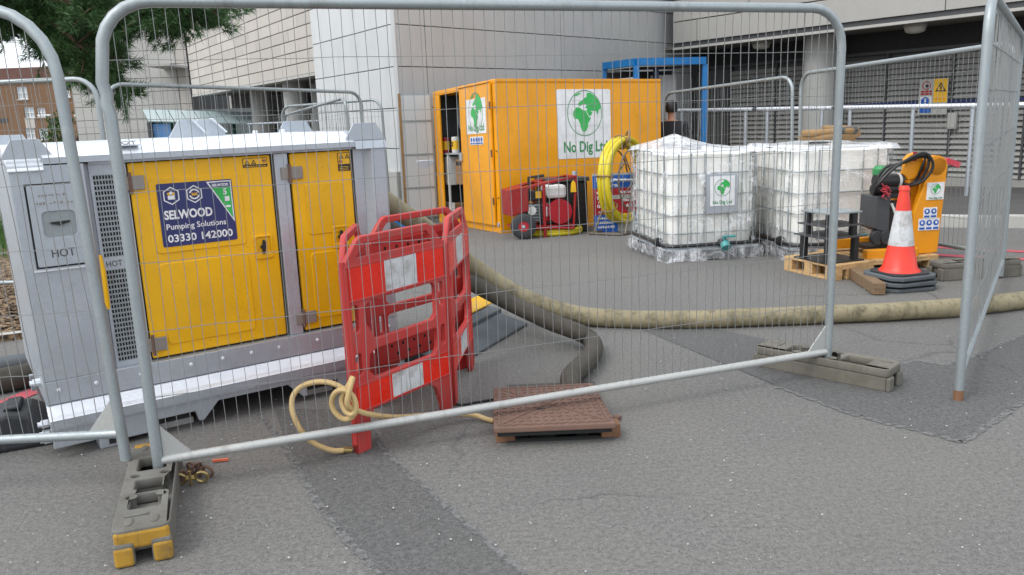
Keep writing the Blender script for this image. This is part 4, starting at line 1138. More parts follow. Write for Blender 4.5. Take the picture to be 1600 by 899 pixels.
lb = G(205, 765); ld = (G(205, 745, .145) - G(0, 749, .145)); ld.z = 0; ld.normalize()
fence(lb - ld * 3.45, lb, 'galvanised mesh fence panel cut off by the left edge of the view', seed=5, lean=R(-1.8), H=1.875, rc=.27, hz=[.42, .68, .94, 1.2, 1.6])
fence((2.25, 3.90, 0), (4.14, 6.70, 0), 'galvanised mesh fence panel seen nearly edge-on at the right, with a rusty post foot', seed=7, gusset=False, bottom=.0, sp=.042, wr=.0023, down=(.02, .02))
MB().tube([(2.25, 3.90, .0), (2.25, 3.90, .055)], .0245, 10).done('rusty_post_foot', M['rust_bright'], smooth=True)
rp = [o for o in bpy.data.objects if o.name.startswith('rusty_post_foot')][0]
fr_ = [o for o in bpy.data.objects if o.get('label', '').startswith('galvanised mesh fence panel seen nearly')][0]
rp.parent = fr_; rp.matrix_parent_inverse = Matrix.Identity(4); rp.data.transform(fr_.matrix_world.inverted())
# back fences
def bf(a, b, lab, seed, **k):
    kw = dict(sp=.075, wr=.0022, gusset=False, seed=seed, wob=.004); kw.update(k)
    return fence(a, b, lab, **kw)
ftop = lambda px, py, h=1.975: None
p = AT(152, 150, 7.4); bf(Vector((p.x - 3.4, p.y + .25, 0)), Vector((p.x, p.y, 0)), 'mesh fence panel standing behind the left end of the pump', 11, H=1.96)
bf(Vector((-4.25, 8.8, gz(8.8))), Vector((-2.02, 11.45, gz(11.45))), 'mesh fence panel running behind the pump roof, its right post by the grey hose', 12, H=2.02)
bf(Vector((-4.05, 15.3, gz(15.3) - .05)), Vector((-2.3, 12.2, gz(12.2) + .03)), 'farther mesh fence panel sloping away behind the pump, left of the tower corner', 13, H=1.98)
bf(Vector((-3.85, 14.4, gz(14.4))), Vector((-1.95, 13.3, gz(13.3))), 'low mesh fence panel close in front of the tower base', 14, H=2.03)
q1, q2 = AT(1243, 150, 10.5), AT(1042, 180, 13.3)
bf(Vector((q2.x, q2.y, gz(13.3))), Vector((q1.x, q1.y, gz(10.5))), 'mesh fence panel behind the two white tanks', 15, H=1.95)
q3 = AT(1040, 190, 13.45); bf(Vector((q3.x - 2.9, q3.y + 1.5, gz(14.9))), Vector((q3.x - .06, q3.y, gz(13.45))), 'mesh fence panel mostly hidden behind the yellow store', 16, H=1.95)
q4 = AT(1254, 150, 10.2); q5 = G(1566, 424)
bf(Vector((q4.x, q4.y, gz(10.2))), Vector((q5.x, q5.y, 0)), 'mesh fence panel in front of the louvres at the right', 17, H=1.95, sp=.06, wr=.002)

# fence feet
def foot(name, c, ang, Lf, w, h, mat, lab, cap=None, group='fence feet'):
    o = thing(name, c, ang); tag(o, lab, 'fence foot', group)
    t = .03; e = Lf / 2
    body = [rrect(-e, -w / 2, e, w / 2, .03)]
    slots = [(-e + .17, -e + .30, .055), (-.075, .02, .05), (.11, .25, .055)]
    holes = [rrect(a, -q, b, q, .012) for a, b, q in slots] + [circ(x, y, .018, n=10) for x in (-.14, .065) for y in (-.055, .055)]
    plate('top_plate', body + holes, .045, M[mat], o, .006, loc=(0, 0, h - .0225), rot=(0, 0, 0))
    mb = MB()
    mb.box((-e + .012, -w / 2 + .004, 0), (e - .012, -w / 2 + .04, h - .046)); mb.box((-e + .012, w / 2 - .04, 0), (e - .012, w / 2 - .004, h - .046))
    for x in (-e + .05, -.14, .06, e - .05): mb.box((x - .03, -w / 2 + .041, .04), (x + .03, w / 2 - .041, h - .047))
    mb.done('side_wall', M[mat], o, bevel=.008)
    for x in (-e + .001, e - .001):
        for y in (-w / 2 + .036, w / 2 - .036): MB().box((x - .012, y - .034, 0), (x + .012, y + .034, h - .047)).done('corner_leg', M[mat], o, bevel=.01)
    MB().box((-e + .1, -.02, h - .002), (-e + .112, .06, h + .006)).done('moulded_bar', M[mat], o, bevel=.002)
    for s_ in (-1, 1):
        for q in (-1, 1):
            MB().lathe([(.012, h - .01), (.020, h + .002), (.012, h + .006)], 10, (s_ * (Lf / 2 - .06), q * w * .22, 0), sx=1.6, sy=.8).done('lug', M[mat], o)
    if cap:
        MB().box((-e - .004, -w / 2 + .006, h - .075), (-e + .05, w / 2 - .006, h - .008)).done('painted_end', M[cap], o, bevel=.012)
        for y in (-w / 2 + .034, w / 2 - .034): MB().box((-e - .016, y - .032, .002), (-e + .03, y + .032, h - .06)).done('painted_end', M[cap], o, bevel=.01)
        MB().box((e - .05, -w / 2 + .006, h - .06), (e + .004, w / 2 - .006, h + .002)).done('painted_end', M[cap], o, bevel=.01)
    return o
fa, fb = G(228, 874), G(250, 738)
mid = (fa + fb) / 2; an = math.atan2((fb - fa).y, (fb - fa).x)
foot('base_block', mid, an, (fb - fa).length + .05, .195, .135, 'block', 'grey fence foot with a worn yellow end, in the left foreground', 'block_yellow')
fa, fb = G(1192, 572, .0), G(1392, 612)
foot('base_block', (fa + fb) / 2 + Vector((.03, .06, 0)), math.atan2((fb - fa).y, (fb - fa).x), .76, .20, .125, 'block_mossy', 'weathered grey fence foot under the right end of the big panel')
fa, fb = G(1470, 440), G(1592, 432)
foot('base_block', (fa + fb) / 2 + Vector((0, .1, 0)), math.atan2((fb - fa).y, (fb - fa).x), .72, .22, .15, 'block_mossy', 'mossy fence foot beside the traffic cone stack')
# black rubber foot left of the pump
a = G(33, 704); rb = thing('rubber_foot', a, R(25)); tag(rb, 'black rubber fence foot leaning by the left end of the pump', 'fence foot', 'fence feet')
MB().prism([(-.28, 0), (.26, 0), (.25, .05), (.05, .17), (-.04, .19), (-.10, .17), (-.27, .06)], 0, .30).done('body', M['rubber'], rb, bevel=.02)
MB().prism([(-.06, .188), (.02, .188), (.01, .205), (-.05, .205)], .06, .24).done('grip', M['rubber'], rb, bevel=.006)
# clamp scraps
a = G(300, 757); cl = thing('fence_clamps', a, R(10)); tag(cl, 'loose steel fence clamps lying beside the grey foot', 'clamps')
for dx, dy, rz in ((0, 0, 0), (-.03, .06, .9), (.03, .08, -.6)):
    c_ = MB()
    for s_ in (-1, 1): c_.tube([(s_ * .045 + .026 * math.cos(t), 0, .032 + .026 * math.sin(t)) for t in [R(30 * k) for k in range(12)]], .0065, 6, closed=True)
    c_.box((-.02, -.012, .028), (.02, .012, .036)); c_.tube([(0, -.01, .005), (0, .0, .07)], .007, 6)
    c_.done('clamp', M['brass'] if dy == 0 else M['rust'], cl, loc=(dx, dy, .004), rot=(R(18), 0, rz))
a = G(345, 722); tag(MB().box((-.035, -.006, .004), (.035, .006, .014)).done('plastic_strip', M['orange_stick'], loc=a, rot=(0, 0, R(8))), 'short orange plastic strip on the asphalt behind the lower rail', 'litter')

# ================================================================== RED SAFETY BARRIER
bc = [Vector((-.745, 3.50, 0)), Vector((-.345, 4.06, 0)), Vector((-.265, 4.76, 0)), Vector((-.77, 4.20, 0))]
ctr = sum(bc, Vector()) / 4
bar = thing('safety_barrier', ctr, 0); tag(bar, 'folding red plastic safety barrier with white reflective strips around the hose', 'barrier')
def gate(a, b, strips=True):
    w = (b - a).length; ang = math.atan2(b.y - a.y, b.x - a.x)
    outer = [(0, 0), (.085, 0), (.095, .15), (.12, .185), (w - .17, .185), (w - .12, .15), (w - .085, .05), (w - .08, 0), (w, 0), (w, .86), (w - .015, .90), (w - .09, .985), (w - .12, 1.0), (.12, 1.0), (.09, .985), (.015, .90), (0, .86)]
    holes = [[(.075, .905), (w - .075, .905), (w - .13, .965), (.13, .965)],
             rrect(.030, .57, .068, .695, .014, 3), rrect(w - .062, .57, w - .030, .695, .012, 3), rrect(.030, .37, .068, .47, .014, 3), rrect(w - .062, .37, w - .030, .47, .012, 3),
             [(.165, .515), (w - .12, .515), (w - .09, .54), (w - .09, .68), (w - .11, .70), (.15, .70), (.112, .68), (.112, .60)],
             [(.15, .333), (w - .12, .333), (w - .095, .36), (w - .09, .45), (w - .11, .466), (.16, .466), (.12, .45), (.112, .37)]]
    g = plate('gate_panel', [outer] + holes, .028, M['barrier'], bar, .005, loc=a - ctr, rot=(0, 0, ang))
    g.data.transform(Matrix.Rotation(R(90), 4, 'X'))
    mb = MB()
    for z0, z1 in ((.712, .722), (.868, .880), (.196, .203), (.318, .330)):
        mb.box((.012, -.020, z0), (w - .012, -.0135, z1))
    mb.box((.004, -.019, .02), (.012, -.0135, .86)); mb.box((w - .012, -.019, .02), (w - .004, -.0135, .86))
    mb.done('moulded_rib', M['barrier'], g, bevel=.002, stuff=True)
    for z0, z1 in ((.722, .868), (.203, .318)):
        b_ = [.02, w * .36, w * .68, w - .02]
        for k, m_ in enumerate(('strip_red', 'strip_white', 'strip_red')):
            MB().box((b_[k], -.0175, z0), (b_[k + 1] - .001, -.0142, z1)).done('reflective_strip', M[m_], g)
    mb = MB()
    for k in range(7):
        for z_ in (.24, .29, .75, .80, .85):
            mb.lathe([(.009, 0), (.009, .002)], 8)
            for v in mb.bm.verts[-16:] if False else []: pass
    mb.bm.free()
    mb = MB()
    for k in range(7):
        for q, z_ in enumerate((.235, .285, .75, .83)):
            x = .06 + (w - .12) * (k + .5 * (q % 2)) / 7
            mb.box((x - .008, .0142, z_ - .008), (x + .008, .0152, z_ + .008))
    mb.done('moulded_hole', M['gap'], g, stuff=True)
    mb = MB()
    for z0 in (.20, .31, .72, .87):
        mb.box((.02, .0142, z0 - .004), (w - .02, .021, z0 + .004))
    mb.done('moulded_rib', M['barrier'], g, stuff=True)
    return g
gate(bc[0], bc[1]); gate(bc[1] + Vector((.008, .03, 0)), bc[2]); gate(bc[2] + Vector((-.03, .02, 0)), bc[3] + Vector((.02, .03, 0))); gate(bc[3] + Vector((-.01, -.03, 0)), bc[0] + Vector((-.005, .03, 0)))
for c_ in bc:
    MB().tube([c_ - ctr + Vector((0, 0, .05)), c_ - ctr + Vector((0, 0, .90))], .012, 8).done('hinge_rod', M['barrier'], bar, smooth=True)
# cream hose knotted round the barrier leg
A0 = bc[0]; out = Vector((.57, -.82, 0)).normalized() * .035
def H_(px, py, Y): return AT(px, py, Y)
pts = [H_(546, 705, 3.52), H_(515, 703, 3.48), H_(480, 685, 3.46), H_(459, 650, 3.47), H_(457, 622, 3.5), H_(470, 605, 3.52), H_(495, 597, 3.5), H_(522, 600, 3.47), H_(545, 615, 3.43),
       H_(556, 635, 3.42), H_(552, 650, 3.42), H_(538, 655, 3.42), H_(524, 645, 3.42), H_(518, 628, 3.42), H_(525, 613, 3.41), H_(540, 610, 3.40), H_(553, 622, 3.40), H_(556, 640, 3.40), H_(548, 648, 3.40), H_(538, 640, 3.41), H_(534, 622, 3.42),
       H_(546, 600, 3.40), H_(551, 590, 3.40), H_(546, 610, 3.38), H_(543, 632, 3.38), H_(556, 641, 3.42), H_(580, 648, 3.48), H_(620, 652, 3.62), H_(680, 648, 3.78), H_(735, 648, 3.86), H_(760, 655, 3.84), H_(772, 664, 3.82)]
pts = [Vector((q.x, q.y, max(q.z, .014))) for q in pts]
hs_ = MB().tube(bez(pts, 5), .0125, 8).done('cream_hose', M['hose_cream'], smooth=True); tag(hs_, 'thin cream hose looped and knotted around the red barrier leg', 'hose')
MB().tube([pts[0] - (pts[1] - pts[0]).normalized() * .01, pts[0] + (pts[1] - pts[0]).normalized() * .03], .0155, 10).done('hose_tail', M['brass'], hs_, smooth=True)

# ================================================================== MANHOLE COVER, HOSES, RAMP
hN, hB = .105, .075
c4 = [G(771, 669, hN), G(963, 661, hN), G(926, 598, hB), G(771, 606, hB)]
mcen = sum(c4, Vector()) / 4
ex = ((c4[1] - c4[0]) + (c4[2] - c4[3])).normalized(); ey = ((c4[3] - c4[0]) + (c4[2] - c4[1])); ey = (ey - ex * ey.dot(ex)).normalized(); ez = ex.cross(ey)
mc = bpy.data.objects.new('manhole_cover', None); C.objects.link(mc)
mc.matrix_world = Matrix.Translation(mcen) @ Matrix((ex, ey, ez)).transposed().to_4x4()
tag(mc, 'rusty brown manhole cover propped open on blocks over the hole', 'manhole cover')
loc4 = [mc.matrix_world.inverted() @ c_ for c_ in c4]
pq = [(c_.x, c_.y) for c_ in loc4]
MB().prism(pq, -.028, 0, 'z').done('cover_plate', M['rust'], mc, bevel=.006)
MB().prism([(x * .94, y * .94) for x, y in pq], -.05, -.0285, 'z').done('underside_rib', M['gap'], mc)
def bil(u, v): return Vector((*[(pq[0][k] * (1 - u) + pq[1][k] * u) * (1 - v) + (pq[3][k] * (1 - u) + pq[2][k] * u) * v for k in (0, 1)], 0))
mb = MB()
for a, b in (((.06, .06), (.94, .94)), ((.06, .94), (.94, .06)), ((.05, .05), (.95, .05)), ((.95, .05), (.95, .95)), ((.95, .95), (.05, .95)), ((.05, .95), (.05, .05))):
    mb.bar(bil(*a) + Vector((0, 0, .0022)), bil(*b) + Vector((0, 0, .0022)), .012, .0035)
mb.done('raised_border', M['rust'], mc)
mb = MB()
for i in range(15):
    for j in range(13):
        u, v = (i + .5) / 15, (j + .5) / 13
        if abs(u - v) < .035 or abs(u + v - 1) < .035: continue
        q = bil(u, v); a = (R(45), R(-45))[(i + j) % 2]
        dd = Vector((math.cos(a), math.sin(a), 0)) * .012
        mb.bar(q - dd + Vector((0, 0, .002)), q + dd + Vector((0, 0, .002)), .008, .004)
o_ = mb.done('tread_stud', M['rust'], mc); o_['kind'] = 'stuff'
MB().box((-.02, -.008, .001), (.02, .008, .0025)).done('lifting_slot', M['gap'], mc, loc=bil(.42, .38))
for u in (.02, .90):
    q = mc.matrix_world @ bil(u, .0)
    bk_ = thing('timber_block', (q.x + .04, q.y + .105, 0), R(4)); 
    tag(bk_, 'small rusty block propping the manhole cover at its ' + ('left front corner' if u < .5 else 'right front corner'), 'block', 'blocks under the cover')
    MB().box((-.045, -.03, .0), (.045, .05, .068)).done('timber', M['rust_bright'], bk_, bevel=.004)
q = G(966, 663); fl = MB().prism([(-.05, 0), (.03, .02), (.045, .0), (.02, -.025)], .004, .02, 'z').done('rust_flake', M['rust'], loc=(q.x - .02, q.y + .06, 0)); tag(fl, 'flake of rusty iron beside the right corner of the manhole cover', 'debris')
# manhole rim
mb = MB()
for a, b in (((HX0 - .05, HY0 - .05), (HX1 + .05, HY0)), ((HX0 - .05, HY1), (HX1 + .05, HY1 + .05)), ((HX0 - .05, HY0), (HX0, HY1)), ((HX1, HY0), (HX1 + .05, HY1))):
    mb.box((a[0], a[1], -.05), (b[0], b[1], .007))
o_ = mb.done('manhole_rim', M['paving_dark']); o_['kind'] = 'structure'

def hose(name, pts, r, mat, lab, n=7, seg=14, cuffs=()):
    P_ = bez(pts, n)
    rr = [r * (1 + .05 * noise.noise(q * 3.1)) for q in P_]
    P_ = [q + Vector((0, 0, .006 * noise.noise(q * 2.3))) for q in P_]
    o = MB().tube(P_, rr, seg).done(name, M[mat], smooth='all'); tag(o, lab, 'hose')
    for c_ in cuffs:
        i = int(c_ * (len(P_) - 2)); MB().tube([P_[i].lerp(P_[i + 1], -.3), P_[i].lerp(P_[i + 1], 1.0)], r * 1.09, seg).done('hose_band', M['hose'], o, smooth=True)
    return o
def Hd(px, py, Y, zmin=None):
    q = AT(px, py, Y)
    if zmin is not None: q.z = max(q.z, zmin)
    return q
r1 = .064
def on(px, py, r): q = G(px, py, r); return q
h1p = [Hd(590, 305, 5.15), Hd(622, 328, 5.2), Hd(665, 357, 5.3), Hd(705, 390, 5.42), Hd(745, 421, 5.55), Hd(790, 450, 5.62), Hd(840, 474, 5.62), Hd(895, 490, 5.66), on(950, 497, r1), on(1020, 499, r1), on(1110, 498, r1), on(1200, 495, r1), on(1300, 491, r1), on(1400, 487, r1), on(1500, 480, r1), on(1580, 471, r1), on(1660, 460, r1), on(1800, 440, r1)]
hose('discharge_hose', h1p, r1, 'hose', 'long muddy cream hose running from the pump across the yard to the right', n=9, cuffs=(.475,))
h2p = [Hd(600, 352, 5.55), Hd(660, 392, 5.55), Hd(720, 432, 5.5), Hd(770, 460, 5.42), Hd(815, 483, 5.35), Hd(860, 503, 5.22), Hd(900, 518, 5.08, .07), on(922, 530, .066), on(928, 546, .066), on(915, 566, .066), on(893, 588, .066), Vector((.30, 4.22, .02)), Vector((.26, 4.12, -.2)), Vector((.25, 4.1, -.7))]
hose('suction_hose', h2p, .058, 'hose_dark', 'dark muddy hose bending down into the open manhole', n=8)
hose('suction_hose', [on(-220, 612, .07), on(-80, 606, .07), on(20, 592, .07), on(75, 577, .07), on(160, 552, .07)], .075, 'hose_dark', 'dark hose on the ground at the left edge, nearer of two')
hose('suction_hose', [on(-220, 590, .06), on(-60, 580, .06), on(30, 568, .06), on(60, 562, .06), on(150, 540, .06)], .06, 'rubber_blue', 'dark grey hose at the left edge, the one against the bark bed')
tag(MB().tube([G(-30, 596, .04), G(0, 592, .04), G(14, 590, .04)], [.045, .045, .03], 10).done('hose_coupling', M['hose_tan'], smooth=True), 'pale hose coupling on the ground at the left edge', 'coupling')
hose('thin_cable', [on(690, 628, .008), on(720, 632, .008), on(745, 628, .008), on(790, 622, .008), Vector((.0, 4.1, .01)), Vector((.05, 4.1, -.1)), Vector((.1, 4.1, -.6))], .007, 'black', 'thin black cable trailing from the barrier into the manhole', n=4, seg=6)
# hose ramp
n0, n1 = G(722, 570), G(822, 510); rd = (n1 - n0).normalized(); ra = math.atan2(rd.y, rd.x)
rm = thing('hose_ramp', n0, ra); tag(rm, 'black rubber hose ramp with a yellow lid beside the barrier', 'hose ramp')
Lr = (n1 - n0).length + .03
MB().prism([(.0, .004), (.0, .02), (.20, .075), (.23, .075), (.23, .004)], -.10, Lr, 'x').done('ramp_wing', M['rubber_blue'], rm, bevel=.006)
MB().prism([(.232, .004), (.232, .100), (.36, .115), (.36, .004)], -.10, Lr + .05, 'x').done('channel_block', M['rubber_blue'], rm, bevel=.006)
MB().prism([(.362, .004), (.362, .075), (.60, .02), (.60, .004)], -.10, Lr + .1, 'x').done('ramp_wing', M['rubber_blue'], rm, bevel=.006)
MB().prism([(.335, .118), (.335, .128), (.40, .165), (.48, .16), (.56, .10), (.56, .075), (.37, .112)], -.30, Lr + .22, 'x').done('lid', M['block_yellow'] if False else M['yellow'], rm, bevel=.01)
a = G(628, 366); cr = thing('blue_crate', a, R(20)); tag(cr, 'small bright blue plastic crate behind the red barrier', 'crate')
MB().box((-.18, -.12, 0), (.18, .12, .03)).done('base', M['blue_paint'], cr)
for lo, hi in (((-.18, -.12, .03), (.18, -.10, .2)), ((-.18, .10, .03), (.18, .12, .2)), ((-.18, -.10, .03), (-.16, .10, .2)), ((.16, -.10, .03), (.18, .10, .2))):
    MB().box(lo, hi).done('side', M['blue_paint'], cr, bevel=.004)
# ================================================================== YELLOW STEEL STORE
CT = R(25.8); CO = Vector((-.124, 11.36, gz(11.36))); CW, CL, CH = 2.77, 2.42, 2.13
st = thing('steel_store', CO, CT, tilt=True); tag(st, 'orange-yellow steel site store with globe signs and one door open', 'site store')
SI = st.matrix_world.inverted()
def on_st(px, py, axis, val):                           # local point where a line of sight meets the plane x=val or y=val
    o = SI @ Vector((0, 0, CAM_H)); d = SI.to_3x3() @ ray(px, py); i = 'xy'.index(axis)
    return o + d * ((val - o[i]) / d[i])
OR = M['orange']
zf = .10
# opening in the left face, measured along y
ya = on_st(719.9, 142.6, 'x', 0); yb = on_st(685.5, 149, 'x', 0); zt_o = (ya.z + yb.z) / 2
zo = on_st(731, 345, 'x', 0).z
dy1 = ya.y; dy2 = yb.y; dy0 = on_st(768, 132, 'x', 0).y
MB().box((0, 0, 0), (CW, CL, zf)).done('floor_frame', OR, st, bevel=.006)
MB().box((.0, 0, zf), (CW, .03, CH - .06)).done('front_wall', OR, st)
MB().box((.0, CL - .03, zf), (CW, CL, CH - .06)).done('back_wall', OR, st)
MB().box((CW - .03, .03, zf), (CW, CL - .03, CH - .06)).done('end_wall', OR, st)
MB().box((0, 0, CH - .06), (CW, CL, CH)).done('roof', OR, st, bevel=.012)
MB().box((.0, .03, zf), (.06, dy0 - .01, CH - .06)).done('corner_post', OR, st)
MB().box((.0, dy2, zf), (.025, CL - .03, CH - .06)).done('corner_post', OR, st, bevel=.004)
MB().box((.0, dy0 - .01, zt_o), (.06, dy2, CH - .06)).done('head_rail', OR, st)
MB().box((.0, dy0 - .01, zf), (.06, dy2, zo - .01)).done('threshold', OR, st)
sd = MB().box((-.035, dy0, zo), (.0, dy1, zt_o + .03)).done('door', OR, st, bevel=.006)
MB().box((-.05, dy0 + .02, zt_o + .035), (-.002, dy1 + .1, zt_o + .055)).done('drip_strip', OR, sd)
for z_ in (.45, 1.12, 1.78):
    MB().tube([(-.046, dy0 + .0, z_ - .05), (-.046, dy0 + .0, z_ + .05)], .012, 8).done('hinge', M['rust'], sd, smooth=True)
MB().box((-.07, dy1 - .05, 1.02), (-.036, dy1 + .01, 1.14)).done('lock_hasp', M['galv'], sd, bevel=.004)
RL = (R(90), 0, R(-90))
def st_sign(x, z0, z1, yl, yr, par, boardname):
    """sign on the left face: yl, yr along y (yl > yr because the face is seen from -x)"""
    w = abs(yl - yr); h = z1 - z0
    b = plate(boardname, [rrect(0, 0, w, h, .02)], .003, M['white'], par, loc=(x, yl, z0), rot=(0, 0, R(-90)))
    b.data.transform(Matrix.Rotation(R(90), 4, 'X'))
    return b, w, h
q0 = on_st(730, 210.5, 'x', -.036); q1 = on_st(758, 152, 'x', -.036)
b, w, h = st_sign(-.0375, q0.z, q1.z, q0.y, q1.y, sd, 'globe_sign')
globe(b, w * .5, h * .62, w * .36, -.0025, ky=1.1); text('No Dig Ltd', .13, M['green_dark'], b, (w * .1, -.0025, h * .09), bold=.003, width=w * .8)
q0 = on_st(735, 227, 'x', -.036); q1 = on_st(755, 213, 'x', -.036)
b, w, h = st_sign(-.0375, q0.z, q1.z, q0.y, q1.y, sd, 'safety_sign')
for k in range(5):
    plate('mandatory_disc', [circ(w * (.12 + .19 * k), h * .62, h * .27, n=12)], .0012, M['blue'], b, loc=(0, -.0025, 0))
    MB().box((w * (.04 + .19 * k), -.003, h * .08), (w * (.19 + .19 * k), -.0018, h * .26)).done('print_line', M['blue'], b)
# big sign on the front
q0 = on_st(874, 249, 'y', 0); q1 = on_st(953, 139.5, 'y', 0)
bx, bz0, bx1, bz1 = q0.x - .02, q0.z, q1.x, q1.z
w, h = bx1 - bx, bz1 - bz0
bs = plate('globe_sign', [rrect(0, 0, w, h, .03)], .004, M['white'], st, loc=(bx, -.003, bz0), rot=(0, 0, 0)); bs.data.transform(Matrix.Rotation(R(90), 4, 'X'))
globe(bs, w * .51, h * .655, w * .325, -.003, ky=1.12); text('No Dig Ltd', .215, M['green_dark'], bs, (w * .11, -.003, h * .095), bold=.0055, width=w * .82)
# jacking lugs, edge folds, bolts
for z_ in (.5, 1.15, 1.75):
    MB().lathe([(.012, 0), (.012, .01)], 8).done('bolt_head', M['rust'], st, loc=(-.002, .035, z_), rot=(0, R(-90), 0))
MB().lathe([(.035, 0), (.035, .012), (.02, .016)], 10).done('drain_boss', M['galv'], st, loc=(-.002, .06, .12), rot=(0, R(-90), 0))
MB().box((.0, -.006, CH - .035), (CW, .0, CH - .003)).done('roof_fold', OR, st)
MB().box((.0, -.008, .0), (CW, .0, .085)).done('base_fold', OR, st)
# inside: dark lining, shelf, goods
MB().box((.07, .05, zf), (CW - .04, CL - .04, zf + .02)).done('floor_plate', M['dark_grey'], st)
MB().box((1.2, .04, zf + .02), (1.23, CL - .04, CH - .07)).done('partition', M['dark_grey'], st)
MB().box((.07, .035, zf + .02), (1.2, .05, CH - .07)).done('lining', M['dark_grey'], st)
MB().box((.07, CL - .05, zf + .02), (1.2, CL - .035, CH - .07)).done('lining', M['dark_grey'], st)
ym = (dy1 + dy2) / 2
shz = on_st(705, 239, 'x', .2).z
def st_world(p): return st.matrix_world @ Vector(p)
def tub(y, cap, lab):
    o = thing('wipe_tub', st_world((.135, y, shz)), CT, tilt=True); tag(o, lab, 'tub', 'tubs on the store shelf')
    MB().lathe([(.060, .0), (.065, .03), (.065, .05)], 16).done('base_band', M[cap], o, smooth=True)
    MB().lathe([(.0655, .05), (.0655, .19)], 16).done('label_band', M['signyellow'], o, smooth=True)
    MB().lathe([(.065, .19), (.065, .22), (.06, .25), (.0, .255)], 16).done('lid', M[cap], o, smooth=True)
    for k, z_ in enumerate((.15, .11)):
        MB().box((-.072, -.035, z_), (-.0635, .035, z_ + .02)).done('print_line', M['black'], o)
yt = [min(on_st(697.5, 236, 'x', .135).y, CL - .11), on_st(712.5, 236, 'x', .135).y]
print('tubs', yt, dy1, dy2, CL)
sh_ = MB().box((.065, dy1 - .3, shz - .03), (.5, CL - .04, shz)).done('shelf', M['galv'], st)
for yy in ((yt[0] + yt[1]) / 2, ):
    MB().box((.07, yy, zf + .02), (.10, yy + .03, shz - .03)).done('shelf_leg', M['offwhite'], st)
tub(yt[0], 'red_vinyl', 'red and yellow tub on the store shelf, the left one'); tub(yt[1], 'offwhite', 'white and yellow tub on the store shelf, right of the red one')
o = thing('grey_cabinet', st_world((.19, yt[0] - .10, shz - .52)), CT, tilt=True); tag(o, 'pale grey box under the shelf in the store', 'box')
MB().box((-.1, -.12, 0), (.2, .13, .46)).done('case', M['offwhite'], o, bevel=.01); MB().box((-.112, -.10, .02), (-.101, .11, .44)).done('lid', M['sign_grey'], o, bevel=.005)
o = thing('carton', st_world((.22, yt[1] - .10, shz - .50)), CT, tilt=True); tag(o, 'brown carton under the shelf in the store', 'carton')
MB().box((-.1, -.16, 0), (.2, .12, .40)).done('box', M['carton'], o, bevel=.006); MB().box((-.104, -.12, .3), (-.101, .08, .36)).done('label_patch', M['black'], o)
o = thing('hose_drum', st_world((.40, ym + .16, shz + .60)), CT, tilt=True); tag(o, 'dark drum hanging above the shelf inside the store', 'drum')
for z_, r_ in ((0, .30), (.18, .30)): MB().lathe([(.0, 0), (r_, 0), (r_, .03), (0, .03)], 24).done('flange', M['tube'], o, smooth=True, loc=(-.1 + z_, 0, 0), rot=(0, R(90), 0))
MB().lathe([(.20, 0), (.20, .2)], 20).done('core', M['dark_grey'], o, smooth=True, loc=(-.1, 0, 0), rot=(0, R(90), 0))
o = thing('wire_basket', st_world((.20, yt[0] - .12, zf + .02)), CT, tilt=True); tag(o, 'pale basket on the store floor beneath the grey box', 'basket')
mb = MB()
for k in range(7): mb.box((-.1, -.2 + .06 * k, 0), (-.09, -.18 + .06 * k, .22))
for k in range(5): mb.box((-.1, -.2, .045 * k), (-.088, .18, .045 * k + .016))
mb.done('weave', M['offwhite'], o); MB().box((-.08, -.2, 0), (.2, .18, .2)).done('contents', M['carton'], o)
# the other door leaf, open to the left, grey inside
hy = CL - .02
leafw = .56
od = thing('open_leaf', (0, 0, 0)); bpy.data.objects.remove(od)
ld_ = MB().box((-leafw, -.0, zo), (.0, .03, zt_o + .05)).done('open_door', M['tube'], st, loc=(-.03, hy, 0), rot=(0, 0, R(-4)))
MB().box((-leafw + .04, -.004, zo + .03), (-.03, -.0005, zt_o + .02)).done('inner_face', M['panel'], ld_)
for z_ in (.58, 1.12, 1.66):
    MB().box((-leafw + .04, -.014, z_), (-.03, -.0045, z_ + .03)).done('batten', M['tube'], ld_, bevel=.003)
MB().box((-leafw - .001, -.02, zo), (-leafw + .038, -.0005, zt_o + .05)).done('edge_fold', M['hose_tan'], ld_)

# ================================================================== PERSON behind the store
pp_ = AT(1049, 200, 13.0); fx = Vector((pp_.x, 13.0, gz(13.0) + .06))
per = thing('person', fx, R(155)); tag(per, 'person in a dark jacket with a small white chest logo behind the store corner', 'person')
def skin(name, joints, edges, mat, par, sub=2):
    me = bpy.data.meshes.new(name); me.from_pydata([j[0] for j in joints], edges, []); o = bpy.data.objects.new(name, me); C.objects.link(o)
    m = o.modifiers.new('skin', 'SKIN'); s = o.modifiers.new('sub', 'SUBSURF'); s.levels = s.render_levels = sub
    for v, j in zip(me.skin_vertices[0].data, joints):
        v.radius = j[1] if isinstance(j[1], tuple) else (j[1], j[1])
    me.skin_vertices[0].data[0].use_root = True
    me.materials.append(mat); o.parent = par; return o
J = [((0, 0, .92), (.15, .11)), ((0, 0, 1.12), (.15, .11)), ((0, 0, 1.34), (.18, .11)), ((0, 0, 1.46), (.06, .06)), ((0, .0, 1.53), (.052, .055)), ((0, -.01, 1.62), (.078, .09)), ((0, -.005, 1.70), (.07, .08)),
     ((.20, 0, 1.38), .062), ((.25, .02, 1.12), .048), ((.25, -.08, .90), .038), ((.25, -.12, .82), (.02, .04)),
     ((-.20, 0, 1.38), .062), ((-.25, .02, 1.12), .048), ((-.25, -.08, .90), .038), ((-.25, -.12, .82), (.02, .04)),
     ((.10, 0, .86), .095), ((.11, -.01, .48), .065), ((.11, .02, .09), .045), ((.11, -.12, .035), (.04, .03)),
     ((-.10, 0, .86), .095), ((-.11, -.01, .48), .065), ((-.11, .02, .09), .045), ((-.11, -.12, .035), (.04, .03))]
